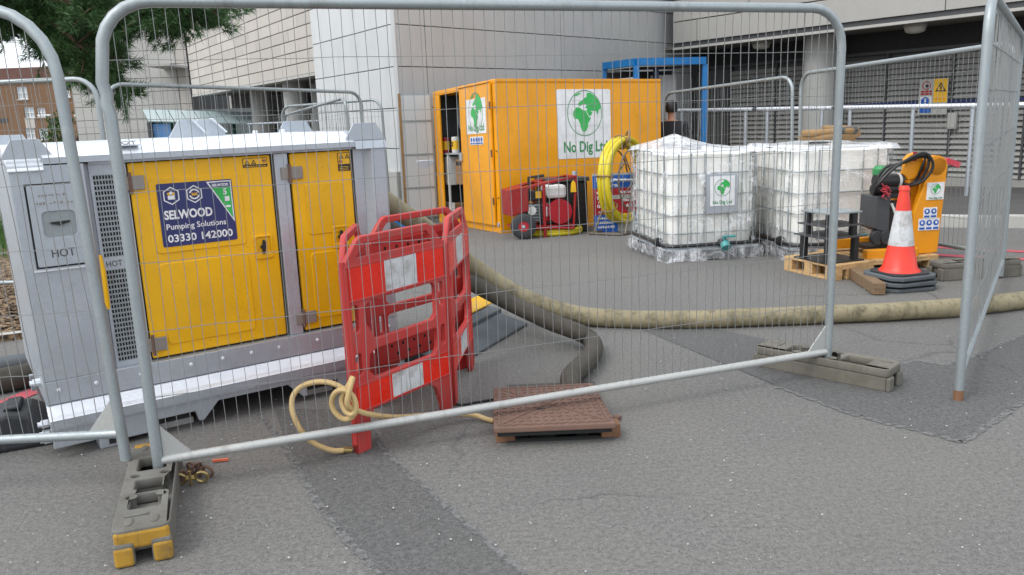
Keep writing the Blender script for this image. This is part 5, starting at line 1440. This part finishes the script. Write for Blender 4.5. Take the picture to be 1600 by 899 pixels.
E_ = [(0,1),(1,2),(2,3),(3,4),(4,5),(5,6),(2,7),(7,8),(8,9),(9,10),(2,11),(11,12),(12,13),(13,14),(0,15),(15,16),(16,17),(17,18),(0,19),(19,20),(20,21),(21,22)]
skin('body', J, E_, M['skin'], per)
JJ = [((0, 0, .90), (.165, .125)), ((0, 0, 1.12), (.165, .125)), ((0, 0, 1.35), (.195, .125)), ((0, 0, 1.45), (.075, .075)), ((.205, 0, 1.385), .075), ((.25, .02, 1.12), .06), ((.25, -.075, .915), .05), ((-.205, 0, 1.385), .075), ((-.25, .02, 1.12), .06), ((-.25, -.075, .915), .05)]
skin('jacket', JJ, [(0,1),(1,2),(2,3),(2,4),(4,5),(5,6),(2,7),(7,8),(8,9)], M['jacket'], per)
TJ = [((0, 0, .93), (.155, .115)), ((.10, 0, .85), .105), ((.11, -.01, .48), .08), ((.11, .02, .10), .062), ((-.10, 0, .85), .105), ((-.11, -.01, .48), .08), ((-.11, .02, .10), .062)]
skin('trousers', TJ, [(0,1),(1,2),(2,3),(0,4),(4,5),(5,6)], M['trousers'], per)
MB().lathe([(.0, .13), (.05, .125), (.088, .09), (.102, .03), (.10, -.03), (.085, -.06)], 16, (0, .012, 1.64), sx=.92, sy=1.08).done('hair', M['hair'], per, smooth=True)
for s_ in (-1, 1):
    MB().box((s_ * .11 - .045, -.19, .0), (s_ * .11 + .045, .07, .08)).done('shoe', M['black'], per, bevel=.02)
    MB().lathe([(.0, -.012), (.012, 0), (0, .012)], 8, (s_ * .03, -.098, 1.645)).done('eye', M['white'], per)
MB().prism([(-.014, 1.60), (.014, 1.60), (0, 1.65)], -.125, -.085).done('nose', M['skin'], per, bevel=.004)
MB().box((-.024, -.098, 1.568), (.024, -.085, 1.576)).done('mouth', M['red_vinyl'], per)
MB().box((.05, -.135, 1.30), (.09, -.128, 1.33)).done('chest_logo', M['white'], per)
MB().box((-.135, -.03, 1.28), (-.128 - .07, .02, 1.32)).done('sleeve_logo', M['white'], per)

# ================================================================== WRAPPED TANKS
def rloop(x0, y0, x1, y1, r, z, n=5): return [Vector((x, y, z)) for x, y in rrect(x0, y0, x1, y1, r, n)]
def shell(x0, y0, x1, y1, r, zs_, amp, seed, per=10, freq=6):
    """film wrapped round: rings of points, pushed in and out by noise"""
    mb = MB(); rings = []
    for z in zs_:
        lp = rloop(x0, y0, x1, y1, r, z, per if False else 6); dense = []
        for a, b in zip(lp, lp[1:] + lp[:1]):
            k = max(1, int((b - a).length / .035))
            for q in range(k): dense.append(a.lerp(b, q / k))
        ring = []; cx, cy = (x0 + x1) / 2, (y0 + y1) / 2
        for p in dense:
            nrm_ = Vector((p.x - cx, p.y - cy, 0)).normalized()
            v = noise.noise(Vector((p.x * freq + seed, p.y * freq, z * freq * .6))) + .5 * noise.noise(Vector((p.x * freq * 2.7, p.y * freq * 2.7 + seed, z * freq * 2)))
            ring.append(mb.bm.verts.new(p + nrm_ * amp * v + Vector((0, 0, amp * .4 * noise.noise(p * 5 + Vector((seed, 3, 1)))))))
        rings.append(ring)
    for A, B in zip(rings, rings[1:]):
        n = len(A)
        for k in range(n): mb.bm.faces.new((A[k], A[(k + 1) % n], B[(k + 1) % n], B[k]))
    return mb
def ibc(loc, ang, W, Ld, lab, seed, peak=None):
    o = thing('bulk_tank', loc, ang); tag(o, lab, 'bulk tank', 'white bulk tanks')
    Hc = 1.09; zb = .155; r = .11
    # pallet
    for x in (0.02, W / 2 - .06, W - .14):
        for y in (.02, Ld / 2 - .06, Ld - .14):
            MB().box((x, y, .02), (x + .12, y + .12, .10)).done('pallet_block', M['black'], o, bevel=.006)
    for x in (0.0, W / 2 - .07, W - .14): MB().box((x, 0, .0), (x + .14, Ld, .02)).done('pallet_runner', M['black'], o)
    MB().box((0, 0, .10), (W, Ld, .13)).done('pallet_deck', M['galv'], o, bevel=.004)
    # tank
    mb = MB(); rings = []
    prof = [(-.06, .135), (-.015, .17), (0, .25), (.004, .5), (.004, .8), (0, .98), (-.02, 1.05), (-.09, 1.08)]
    for e_, z in prof:
        rings.append([mb.bm.verts.new(p) for p in rloop(.03 - e_, .03 - e_, W - .03 + e_, Ld - .03 + e_, max(r + e_, .03), z)])
    for A, B in zip(rings, rings[1:]):
        for k in range(len(A)): mb.bm.faces.new((A[k], A[(k + 1) % len(A)], B[(k + 1) % len(A)], B[k]))
    mb.bm.faces.new(rings[0][::-1]); mb.bm.faces.new(rings[-1])
    mb.done('tank', M['tank'], o, smooth=True)
    MB().lathe([(.1, 1.07), (.1, 1.12), (.0, 1.12)], 20, (W / 2, Ld / 2, 0)).done('filler_cap', M['dark_grey'], o, smooth=True)
    # cage
    for z in (1.085, .87, .66, .465, .28):
        MB().tube(rloop(.006, .006, W - .006, Ld - .006, r, z), .0075, 6, closed=True).done('cage_hoop', M['tube'], o, smooth=True)
    MB().tube(rloop(-.008, -.008, W + .008, Ld + .008, r, .158), .019, 6, closed=True).done('base_hoop', M['black'], o, smooth=True)
    xs_ = [.11, .24, .38, W * .66, W * .80, W - .11]; yv = [.12, .3, .48, .72, .92, Ld - .12]
    for x in xs_:
        MB().tube([(x, .0, .14), (x, .0, 1.085)], .0075, 6).done('cage_upright', M['tube'], o, smooth=True); MB().tube([(x, Ld, .14), (x, Ld, 1.085)], .0075, 6).done('cage_upright', M['tube'], o, smooth=True)
    for y in yv:
        MB().tube([(.0, y, .14), (.0, y, 1.085)], .0075, 6).done('cage_upright', M['tube'], o, smooth=True); MB().tube([(W, y, .14), (W, y, 1.085)], .0075, 6).done('cage_upright', M['tube'], o, smooth=True)
    # film
    zz = [.15 + .055 * k for k in range(18)]
    shell(-.012, -.012, W + .012, Ld + .012, r, zz, .010, seed).done('film_wrap', M['film'], o, smooth='all')
    shell(-.03, -.03, W + .03, Ld + .03, .08, [.006, .03, .06, .09, .115, .13], .035, seed + 5, freq=6).done('film_skirt', M['film_crumple'], o, smooth='all')
    shell(-.055, -.05, W + .05, Ld + .05, .07, [.005, .025, .05, .08, .11], .04, seed + 15, freq=12).done('film_skirt', M['film_crumple'], o, smooth='all')
    # top sheet
    mb = MB(); nx, ny = 26, 28; g_ = []
    for j in range(ny + 1):
        row = []
        for i in range(nx + 1):
            x = -.03 + (W + .06) * i / nx; y = -.03 + (Ld + .06) * j / ny
            z = 1.107 + .016 * noise.noise(Vector((x * 2.5 + seed, y * 2.5, 0))) + .006 * noise.noise(Vector((x * 9, y * 9 + seed, 1)))
            e_ = min(i, nx - i, j, ny - j)
            if e_ == 0: z -= .045 + .02 * noise.noise(Vector((x * 5, y * 5, 2)))
            if peak:
                dd = math.hypot((x - peak[0]) / .55, (y - peak[1]) / .75); z += peak[2] * max(0, 1 - dd) ** 1.5
            x += .012 * noise.noise(Vector((x * 9, y * 9, 5))) ; row.append(mb.bm.verts.new((x, y, z)))
        g_.append(row)
    for j in range(ny):
        for i in range(nx): mb.bm.faces.new((g_[j][i], g_[j][i + 1], g_[j + 1][i + 1], g_[j + 1][i]))
    mb.done('top_sheet', M['film_white'], o, smooth='all')
    # valve
    vx = W * .60
    MB().tube([(vx, .03, .165), (vx, -.045, .165)], .045, 12).done('valve_body', M['dark_grey'], o, smooth=True)
    MB().tube([(vx, -.045, .165), (vx, -.085, .125)], .05, 12).done('valve_cap', M['teal'], o, smooth=True)
    MB().box((vx - .02, -.07, .225), (vx + .11, -.03, .245)).done('valve_handle', M['teal'], o, bevel=.005)
    MB().tube([(vx, -.04, .18), (vx, -.04, .235)], .016, 8).done('valve_stem', M['teal'], o, smooth=True)
    MB().lathe([(.05, -.02), (.05, .02), (.03, .025)], 12).done('cap_lug', M['black'], o, loc=(-.015, .24, .17), rot=(R(90), 0, 0), smooth=True)
    return o
i1 = ibc(Vector((1.575, 8.0, 0)), R(9.5), .97, 1.18, 'white caged bulk tank in plastic film carrying a globe sign plate, the left one', 3, peak=(.32, .70, .15))
pw = MB().box((.385, -.030, .465), (.715, -.022, .865)).done('sign_plate', M['galv'], i1, bevel=.004)
plate('globe_sign', [[(.425, .545), (.685, .545), (.685, .84), (.425, .84)]], .003, M['white'], i1, loc=(0, -.0335, 0)).data.name = 'globe_sign'
gs = [c_ for c_ in i1.children if c_.name.startswith('globe_sign')][0]; gs.data.transform(Matrix.Rotation(R(90), 4, 'X')); gs.rotation_euler = (0, 0, 0)
globe(gs, .555, .725, .085, -.0028, detail=False); text('No Dig Ltd', .05, M['green_dark'], gs, (.455, -.0028, .565), bold=.0008, width=.2)
i2 = ibc(Vector((2.755, 7.80, 0)), R(6), 1.04, 1.18, 'white caged bulk tank in plastic film with a tan hose coiled on top', 11)
# coil of tan hose on the right tank
cc = AT(1294, 217, 8.25)
pts = []
for k in range(0, 46):
    t = k / 20 * 2 * math.pi; pts.append((cc.x + .25 * math.cos(t) + .03 * math.sin(2 * t + k * .1), cc.y + .24 * math.sin(t), 1.155 + .045 * (k / 20) + (.0)))
co = MB().tube(bez(pts, 2), .031, 10).done('coiled_hose', M['hose_tan'], smooth=True); tag(co, 'tan hose coiled on top of the right white tank', 'hose')
a = Vector(pts[35]); b = Vector(pts[37]); MB().tube([a + (a - b) * .1, b + (b - a) * .1], .039, 10).done('coupling', M['dark_grey'], co, smooth=True)

# ================================================================== PLANT IN FRONT OF THE STORE
def fr(name, px, py, rz, lab, cat, group=None):
    p_ = G(px, py); o = thing(name, p_, rz, tilt=True); tag(o, lab, cat, group); return o
RZ = R(14)
eu = fr('engine_power_unit', 852, 371, RZ, 'red framed petrol engine unit on a wheel in front of the store', 'engine unit')
k_ = .0088
RD = M['red']
def e_box(n_, lo, hi, mat, **kw): return MB().box(lo, hi).done(n_, mat, eu, **kw)
for y in (0, .5):
    f = MB()
    f.tube([(-.44, y, .62), (.02, y, .72), (.45, y, .78), (.40, y, .10), (-.38, y, .14)], .022, 8)
    f.tube([(.0, y, .0), (.0, y, .72)], .022, 8)
    f.done('side_frame', RD, eu, smooth=True)
for x, z in ((-.44, .62), (.45, .78), (.40, .10), (-.38, .14), (0, .72)):
    MB().tube([(x, 0, z), (x, .5, z)], .018, 8).done('cross_tube', RD, eu, smooth=True)
MB().prism([(-.46, .64), (-.22, .68), (-.22, .36), (-.46, .30)], -.02, .50).done('end_box', RD, eu, bevel=.01)
MB().prism([(-.46, .645), (.46, .80), (.46, .77), (-.46, .615)], -.02, .015).done('top_plate', RD, eu)
e_box('floor_plate', (-.38, .02, .13), (.40, .48, .155), RD)
wh = MB().lathe([(.07, -.05), (.135, -.052), (.165, -.03), (.17, 0), (.165, .03), (.135, .052), (.07, .05)], 28, caps=False).done('wheel', M['rubber'], eu, smooth=True, loc=(-.31, -.06, .17), rot=(R(90), 0, R(-14)))
MB().lathe([(.0, -.045), (.075, -.042), (.08, .045)], 20).done('rim', M['red_vinyl'], wh, smooth=True)
MB().lathe([(.0, -.06), (.022, -.055), (.022, .05)], 12).done('hub', M['galv'], wh, smooth=True)
e_box('crankcase', (-.02, .10, .16), (.34, .40, .46), M['dark_grey'], bevel=.03)
e_box('cylinder_block', (-.24, .10, .20), (-.02, .40, .44), M['tube'], bevel=.02)
for z in (.24, .28, .32, .36, .40): e_box('cooling_fin', (-.26, .08, z), (-.0, .42, z + .012), M['dark_grey'])
MB().lathe([(.0, -.05), (.06, -.05), (.155, -.03), (.165, .03), (.165, .08)], 24).done('recoil_cover', M['red_vinyl'], eu, smooth=True, loc=(.22, .08, .33), rot=(R(90), 0, 0))
MB().lathe([(.02, 0), (.07, .004), (.07, .01), (.0, .012)], 20).done('recoil_centre', M['red'], eu, smooth=True, loc=(.22, .028, .33), rot=(R(90), 0, 0))
e_box('fan_housing', (.02, .07, .20), (.20, .14, .44), M['red_vinyl'], bevel=.02)
e_box('fuel_tank', (.06, .06, .50), (.34, .40, .68), M['offwhite'], bevel=.045)
MB().lathe([(.04, 0), (.04, .03), (.0, .035)], 14, (.16, .2, .68)).done('fuel_cap', M['black'], eu, smooth=True)
e_box('air_filter', (-.16, .06, .48), (.03, .3, .62), M['black'], bevel=.02); e_box('filter_label', (-.10, .052, .52), (-.02, .059, .61), M['signyellow'])
e_box('muffler', (-.30, .08, .46), (-.17, .36, .66), M['dark_grey'], bevel=.03)
MB().lathe([(.0, -.02), (.06, -.02), (.06, .02)], 18).done('gauge', M['offwhite'], eu, smooth=True, loc=(-.16, .06, .36), rot=(R(90), 0, 0))
e_box('white_label', (.03, .064, .27), (.06, .0695, .40), M['white']); e_box('white_label', (.075, .064, .27), (.10, .0695, .34), M['white'])
plate('yellow_tag', [[(.36, .58), (.44, .58), (.43, .70), (.40, .74), (.37, .70)]], .002, M['signyellow'], eu, loc=(0, -.03, 0))
yc = fr('coiled_hose', 866, 366, RZ, 'yellow hose coiled flat on the ground under the engine unit', 'hose')
pts = [(.37 * math.cos(t) * (1 + .05 * math.sin(2 * t)), -.02 + .25 * math.sin(t), .035 + .03 * (k // 18)) for k in range(36) for t in [k / 18 * 2 * math.pi]]
MB().tube(bez([Vector(p) for p in pts], 2), .033, 10).done('coil', M['hose_yellow'], yc, smooth=True)
gn = fr('generator_cabinet', 902, 366, RZ, 'dark brown generator cabinet behind the engine unit', 'generator')
MB().box((-.35, .22, .0), (.24, .75, .70)).done('case', M['black'], gn, bevel=.02)
MB().box((-.36, .18, .70), (.26, .78, .76)).done('lid', M['dark_grey'], gn, bevel=.012)
for k in range(6): MB().box((.0, .205, .15 + .08 * k), (.2, .219, .18 + .08 * k)).done('vent_slot', M['gap'], gn)
for k in range(3): MB().box((.08, .200, .2 + .16 * k), (.10, .2045, .22 + .16 * k)).done('rivet', M['red_vinyl'], gn)
MB().tube([(-.58, .3, .55), (-.58, .3, .78), (-.36, .3, .80)], .02, 8).done('handle', M['black'], gn, smooth=True)
MB().tube([(.08, .3, .76), (.08, .3, .84)], .035, 10).done('filler_cap', M['galv'], gn, smooth=True)
sb = fr('sign_board', 929, 364, R(9), 'blue and red printed sign board leaning behind the yellow reel', 'sign'); 
WB, HB = .66, .80
sb.rotation_euler.rotate_axis('X', R(-4))
MB().box((0, 0, .0), (WB, .02, HB)).done('board', M['sign_grey'], sb)
def fld(n_, x0, z0, x1, z1, m_): return MB().box((x0, -.004, z0), (x1, -.0005, z1)).done(n_, M[m_], sb)
fld('blue_field', .0, .60, WB * .9, .77, 'blue'); fld('red_field', .0, .24, WB, .595, 'red_vinyl'); fld('blue_field', .0, .0, WB * .50, .236, 'blue'); fld('blue_field', WB * .85, .1, WB, .236, 'blue')
text('Digging y', .085, M['white'], sb, (.05, -.005, .685), bold=.001, width=.42); text('ways', .07, M['white'], sb, (.05, -.005, .615), bold=.001, width=.30)
text('your', .05, M['white'], sb, (.06, -.005, .40), width=.12); text('0800', .06, M['white'], sb, (.05, -.005, .335), bold=.0015, width=.17); text('60', .06, M['white'], sb, (.46, -.005, .335), bold=.0015, width=.08); text('your', .05, M['white'], sb, (.06, -.005, .265), width=.12)
for x0, z0, w in ((.05, .52, .2), (.38, .52, .2), (.40, .41, .18), (.05, .175, .25), (.05, .115, .22), (.05, .055, .24)):
    mb = MB(); xx = x0
    while xx < x0 + w:
        ww = random.uniform(.012, .03); mb.box((xx, -.0062, z0), (min(xx + ww, x0 + w), -.0045, z0 + .028 + random.uniform(-.005, .008))); xx += ww + .008
    mb.done('blurred_print', M['white'], sb)
fld('white_patch', .05, .445, .10, .50, 'white'); MB().box((.05 + .08, -.0065, .445), (.52, -.0045, .50)).done('grey_patch', M['sign_grey'], sb)
# yellow duct reel
rl = fr('duct_reel', 975, 362, R(52), 'upright reel of thick yellow duct rod on a steel frame beside the left tank', 'reel')
rr_ = .52; zc = .70
for k, (rad, dy) in enumerate(((rr_, -.06), (rr_, 0), (rr_, .06), (rr_ - .055, -.03), (rr_ - .055, .03))):
    MB().tube([(rad * math.cos(R(a)), dy + .01 * math.sin(R(a * 3 + 50 * k)), zc + rad * math.sin(R(a)) * 1.06) for a in range(0, 360, 12)], .036, 8, closed=True).done('duct_turn', M['hose_yellow'], rl, smooth=True)
for a in (100, 172, 220, 300, 20):
    c_, s_ = math.cos(R(a)), math.sin(R(a))
    pts = [((rr_ - .03 + .085 * math.cos(t)) * c_, .115 * math.sin(t), zc + (rr_ - .03 + .085 * math.cos(t)) * s_ * 1.06) for t in [R(30 * q) for q in range(12)]]
    MB().tube(pts, .012, 6, closed=True).done('tie', M['hose_tan'], rl, smooth=True)
for dy in (-.16, .16):
    MB().tube([((rr_ - .12) * math.cos(R(a)), dy, zc + (rr_ - .12) * math.sin(R(a)) * 1.06) for a in range(0, 360, 15)], .012, 6, closed=True).done('reel_hoop', M['reel_steel'], rl, smooth=True)
    for a in (35, 125):
        c_, s_ = math.cos(R(a)) * .40, math.sin(R(a)) * .40
        MB().tube([(c_, dy, zc + s_), (-c_, dy, zc - s_)], .011, 6).done('spoke', M['reel_steel'], rl, smooth=True)
    MB().tube([(-.38, dy * 1.5, .02), (0, dy, zc), (.38, dy * 1.5, .02)], .016, 8).done('stand_leg', M['reel_steel'], rl, smooth=True)
    MB().tube([(-.5, dy * 1.5, .02), (.5, dy * 1.5, .02)], .016, 8).done('stand_foot', M['reel_steel'], rl, smooth=True)
MB().tube([(0, -.22, zc), (0, .22, zc)], .02, 8).done('axle', M['galv'], rl, smooth=True)
for x in (-.5, .5): MB().tube([(x, -.24, .02), (x, .24, .02)], .016, 8).done('stand_foot', M['reel_steel'], rl, smooth=True)
MB().tube(bez([(-.04, -.02, zc + rr_ - .1), (-.08, -.13, zc + rr_ + .02), (.0, -.1, zc + rr_ + .13), (.10, .0, zc + rr_ + .09), (.12, .05, zc + rr_ - .1)], 5), .018, 8).done('tie_loop', M['hose_tan'], rl, smooth=True)
MB().box((.1, -.2, .62), (.26, -.12, .92)).done('red_guard', M['red'], rl, bevel=.01)

# ================================================================== CONE, PALLETS, STAND, LIFTER
cp = Vector((3.19, 6.52, 0)); cn = thing('traffic_cone', cp, R(12)); tag(cn, 'red and white traffic cone on a stack of black rubber bases', 'traffic cone')
def octa(w, r=.30): c_ = w * r; return [(-w + c_, -w), (w - c_, -w), (w, -w + c_), (w, w - c_), (w - c_, w), (-w + c_, w), (-w, w - c_), (-w, -w + c_)]
for k, w in enumerate((.225, .232, .222)):
    z = .002 + .046 * k
    MB().prism(octa(w), z, z + .030, 'z').done('rubber_base', M['rubber_blue'], cn, bevel=.006, rot=(0, 0, R(4 * k - 3)))
    MB().prism(octa(w * .82), z + .030, z + .046, 'z').done('rubber_base', M['rubber'], cn, bevel=.004, rot=(0, 0, R(4 * k - 3)))
zc0 = .14
rad = lambda z: .032 + (.128 - .032) * (.83 - z) / (.83 - zc0)
MB().lathe([(.165, zc0 - .004), (.150, zc0 + .012), (rad(zc0) + .006, zc0 + .03), (rad(.352), .352)], 36).done('lower_cone', M['cone_red'], cn, smooth=True)
MB().lathe([(rad(.352) + .001, .3525), (rad(.635) + .001, .635)], 36).done('white_sleeve', M['strip_white'], cn, smooth=True)
MB().lathe([(rad(.6355), .6355), (rad(.795), .795), (rad(.795) + .006, .797), (rad(.82) + .006, .82), (rad(.83), .832), (.02, .832), (.02, .76)], 36).done('upper_cone', M['cone_red'], cn, smooth=True)
def pallet(o, Wp, Lp, h=.13, nb=6, mat='wood'):
    for k in range(nb):
        x = (Wp - .095) * k / (nb - 1)
        MB().box((x, .0, h - .022), (x + .095, Lp, h)).done('deck_board', M[mat], o, bevel=.003)
    for y in (0, Lp / 2 - .05, Lp - .10):
        MB().box((0, y, h - .045), (Wp, y + .1, h - .0225)).done('stringer_board', M[mat], o, bevel=.003)
        for x in (0, Wp / 2 - .05, Wp - .1):
            MB().box((x, y, .022), (x + .1, y + .1, h - .0455)).done('pallet_block', M[mat], o, bevel=.003)
    for x in (0, Wp / 2 - .05, Wp - .1):
        MB().box((x, 0, 0), (x + .1, Lp, .0215)).done('base_board', M[mat], o, bevel=.003)
p_ = G(1302, 440); pa = thing('wooden_pallet', p_, R(22)); tag(pa, 'pale wooden pallet carrying the black steel stand', 'pallet', 'pallets by the cone')
pallet(pa, .40, .62, .135, 4)
p_ = G(1372, 432) + Vector((-.08, .1, 0)); pb = thing('wooden_pallet', p_, R(14)); tag(pb, 'pale wooden pallet under the yellow lifting machine', 'pallet', 'pallets by the cone')
pallet(pb, .78, .70, .12, 7)
a, b = G(1336, 437), G(1374, 462); a = b + (a - b) * 1.25
tb = MB().bar((a.x, a.y, .052), (b.x, b.y, .052), .095, .095).done('timber_beam', M['wood_dark'], bevel=.006); tag(tb, 'weathered square timber beam sticking out from under the pallet', 'timber')
# black stand
p_ = pa.matrix_world @ Vector((.02, .10, .136)); sd_ = thing('steel_stand', p_, R(20)); tag(sd_, 'black stepped steel stand with three shelves on the pallet', 'stand')
def plate_h(z, x0, x1, y0, y1, m_='black'): MB().box((x0, y0, z), (x1, y1, z + .012)).done('shelf_plate', M[m_], sd_)
plate_h(0, -.03, .38, -.03, .40)
plate_h(.215, -.04, .38, -.04, .40, 'dark_grey'); plate_h(.315, -.02, .37, -.02, .38, 'dark_grey'); plate_h(.425, .0, .36, .0, .36, 'tube')
for x, y in ((.0, .0), (.29, .0), (.0, .31), (.29, .31), (.15, .15)):
    MB().box((x, y, .0125), (x + .05, y + .05, .2145)).done('leg', M['black'], sd_)
for x, y in ((.02, .02), (.28, .02), (.02, .28), (.28, .28)):
    MB().box((x, y, .2275), (x + .05, y + .05, .3145)).done('leg', M['black'], sd_); MB().box((x, y, .3275), (x + .05, y + .05, .4245)).done('leg', M['black'], sd_)
# yellow lifting machine
p_ = G(1440, 424); mm = thing('lifting_machine', Vector((p_.x, p_.y + .18, .121)), R(6)); tag(mm, 'yellow hydraulic lifting machine with black hoses on a pallet', 'machine')
q_ = (p_.y + .18) / 1265
X = lambda px: (px - 1440) * q_ * 1.02; Z = lambda py: (401 - py) * q_ * 1.0
MY = M['machine_yellow']
out_ = [(1440, 401), (1481, 400), (1488, 262), (1484, 252), (1474, 249), (1464, 252), (1437, 336)]
MB().prism([(X(a), Z(b)) for a, b in out_], 0, .05).done('side_plate', MY, mm, bevel=.008)
MB().prism([(X(a), Z(b)) for a, b in out_], .38, .43).done('side_plate', MY, mm, bevel=.008)
MB().box((X(1441), .05, 0), (X(1480), .38, .05)).done('base_plate', MY, mm)
MB().box((X(1474), .05, .05), (X(1483), .38, Z(270))).done('back_plate', MY, mm)
MB().lathe([(.09, 0), (.09, .3)], 24).done('top_drum', MY, mm, smooth=True, loc=(X(1470), .30, Z(262)), rot=(R(90), 0, 0))
lobe = [(1424, 275), (1424, 252), (1430, 244), (1440, 241), (1450, 245), (1455, 256), (1452, 270), (1440, 282), (1430, 284)]
MB().prism([(X(a), Z(b)) for a, b in lobe], .05, .11).done('mast_head', MY, mm, bevel=.01)
MB().prism([(X(a), Z(b)) for a, b in ((1447, 262), (1462, 262), (1456, 300), (1440, 345), (1432, 345))], .12, .18).done('arm', MY, mm, bevel=.008)
MB().box((X(1435), .042, Z(254)), (X(1441), .049, Z(240))).done('red_tag', M['red_vinyl'], mm)
dg_ = M['dark_grey']
MB().prism([(X(a), Z(b)) for a, b in ((1378, 306), (1401, 306), (1401, 361), (1396, 365), (1377, 357))], .02, .30).done('power_pack', dg_, mm, bevel=.01)
MB().tube([(X(1381), .10, Z(284)), (X(1424), .10, Z(284))], .062, 16).done('motor', M['black'], mm, smooth=True)
MB().tube([(X(1416), .10, Z(284)), (X(1420), .10, Z(284))], .066, 16).done('motor_band', M['offwhite'], mm, smooth=True)
MB().tube([(X(1378), .10, Z(297)), (X(1436), .12, Z(297))], .05, 12).done('manifold', M['black'], mm, smooth=True)
MB().box((X(1401), .08, Z(312)), (X(1440), .28, Z(303))).done('cross_arm', M['black'], mm, bevel=.01)
MB().box((X(1403), .1, Z(330)), (X(1437), .3, Z(318))).done('cross_arm', M['black'], mm, bevel=.01)
MB().box((X(1410), .12, Z(392)), (X(1438), .30, Z(330))).done('mast', M['black'], mm, bevel=.01)
for px, yy in ((1381, .02), (1394, .0)):
    MB().lathe([(.03, -.03), (.06, -.028), (.066, 0), (.06, .028), (.03, .03)], 20).done('castor', M['rubber'], mm, smooth=True, loc=(X(px), yy, Z(371)), rot=(R(90), 0, 0))
    MB().box((X(px) - .02, yy + .03, Z(371)), (X(px) + .02, yy + .06, Z(356))).done('castor_fork', M['black'], mm)
MB().box((X(1357), -.08, Z(404)), (X(1441), .0, Z(388))).done('fork_rail', MY, mm, bevel=.006)
MB().box((X(1340), .34, Z(396)), (X(1441), .42, Z(380))).done('fork_rail', MY, mm, bevel=.006)
MB().box((X(1372), .06, Z(392)), (X(1436), .32, Z(386))).done('black_tray', M['black'], mm)
for k, (ya_, rr2) in enumerate(((-.02, .013), (.02, .013), (.07, .012))):
    d_ = 4 * k
    pts = [(X(1378), .08 + ya_ * .3, Z(302 - d_)), (X(1374 + d_), ya_, Z(288 - d_)), (X(1392), ya_ - .02, Z(266 - d_ * .5)), (X(1420), ya_ - .03, Z(248 + d_)), (X(1440), ya_ - .04, Z(241 + d_)), (X(1453), ya_ - .04, Z(250)), (X(1456 - d_), ya_ - .04, Z(266)), (X(1444), ya_, Z(286)), (X(1428), .08, Z(294))]
    MB().tube(bez([Vector(q) for q in pts], 6), rr2, 8).done('hydraulic_hose', M['black'], mm, smooth=True)
mb = MB()
for k in range(16): mb.bar((X(1386) + random.gauss(0, .02), -.01 + random.uniform(-.02, .02), Z(296) + random.gauss(0, .03)), (X(1386) + random.gauss(0, .03), -.02 + random.uniform(-.02, .02), Z(300) + random.gauss(0, .04)), .03, .004)
mb.done('tape_bunch', M['tape'], mm)
MB().bar((X(1487), .03, Z(255)), (X(1508), .02, Z(263)), .05, .05).done('tape_end', M['tape'], mm)
gb = MB().lathe([(.0, 0), (.07, .01), (.075, .09), (.05, .12), (.0, .125)], 14).done('green_bottle', M['green_dark'], mm, smooth=True, loc=(X(1416), .36, Z(284)))
MB().tube([(X(1402), .02, Z(318)), (X(1412), -.01, Z(345))], .012, 8).done('white_lever', M['offwhite'], mm, smooth=True)
gs2 = MB().box((X(1456), -.006, Z(315)), (X(1484), -.0005, Z(288))).done('globe_sign', M['white'], mm)
globe(gs2, (X(1456) + X(1484)) / 2, (Z(315) + Z(288)) / 2 + .018, .048, -.0075, detail=False); text('No Dig Ltd', .022, M['green_dark'], gs2, (X(1460), -.0075, Z(313.5)), bold=.0005, width=X(1481) - X(1460))
def ppe(x0, x1, z0, z1, n_):
    b = MB().box((x0, -.006, z0), (x1, -.0005, z1)).done('safety_sign', M['white'], mm); w = (x1 - x0) / n_
    for k in range(n_):
        cx = x0 + w * (k + .5); plate('mandatory_disc', [circ(cx, z0 + (z1 - z0) * .64, w * .40)], .0012, M['blue'], b, loc=(0, -.0072, 0))
        plate('mandatory_mark', [circ(cx + .002 * (k - 1), z0 + (z1 - z0) * .66, w * .17, w * .2, n=10)], .0012, M['white'], b, loc=(0, -.0084, 0))
        MB().box((cx - w * .38, -.0082, z0 + (z1 - z0) * .08), (cx + w * .38, -.0068, z0 + (z1 - z0) * .26)).done('print_line', M['blue'], b)
ppe(X(1453), X(1475), Z(344), Z(327), 2); ppe(X(1446), X(1480), Z(363), Z(344.5), 3)
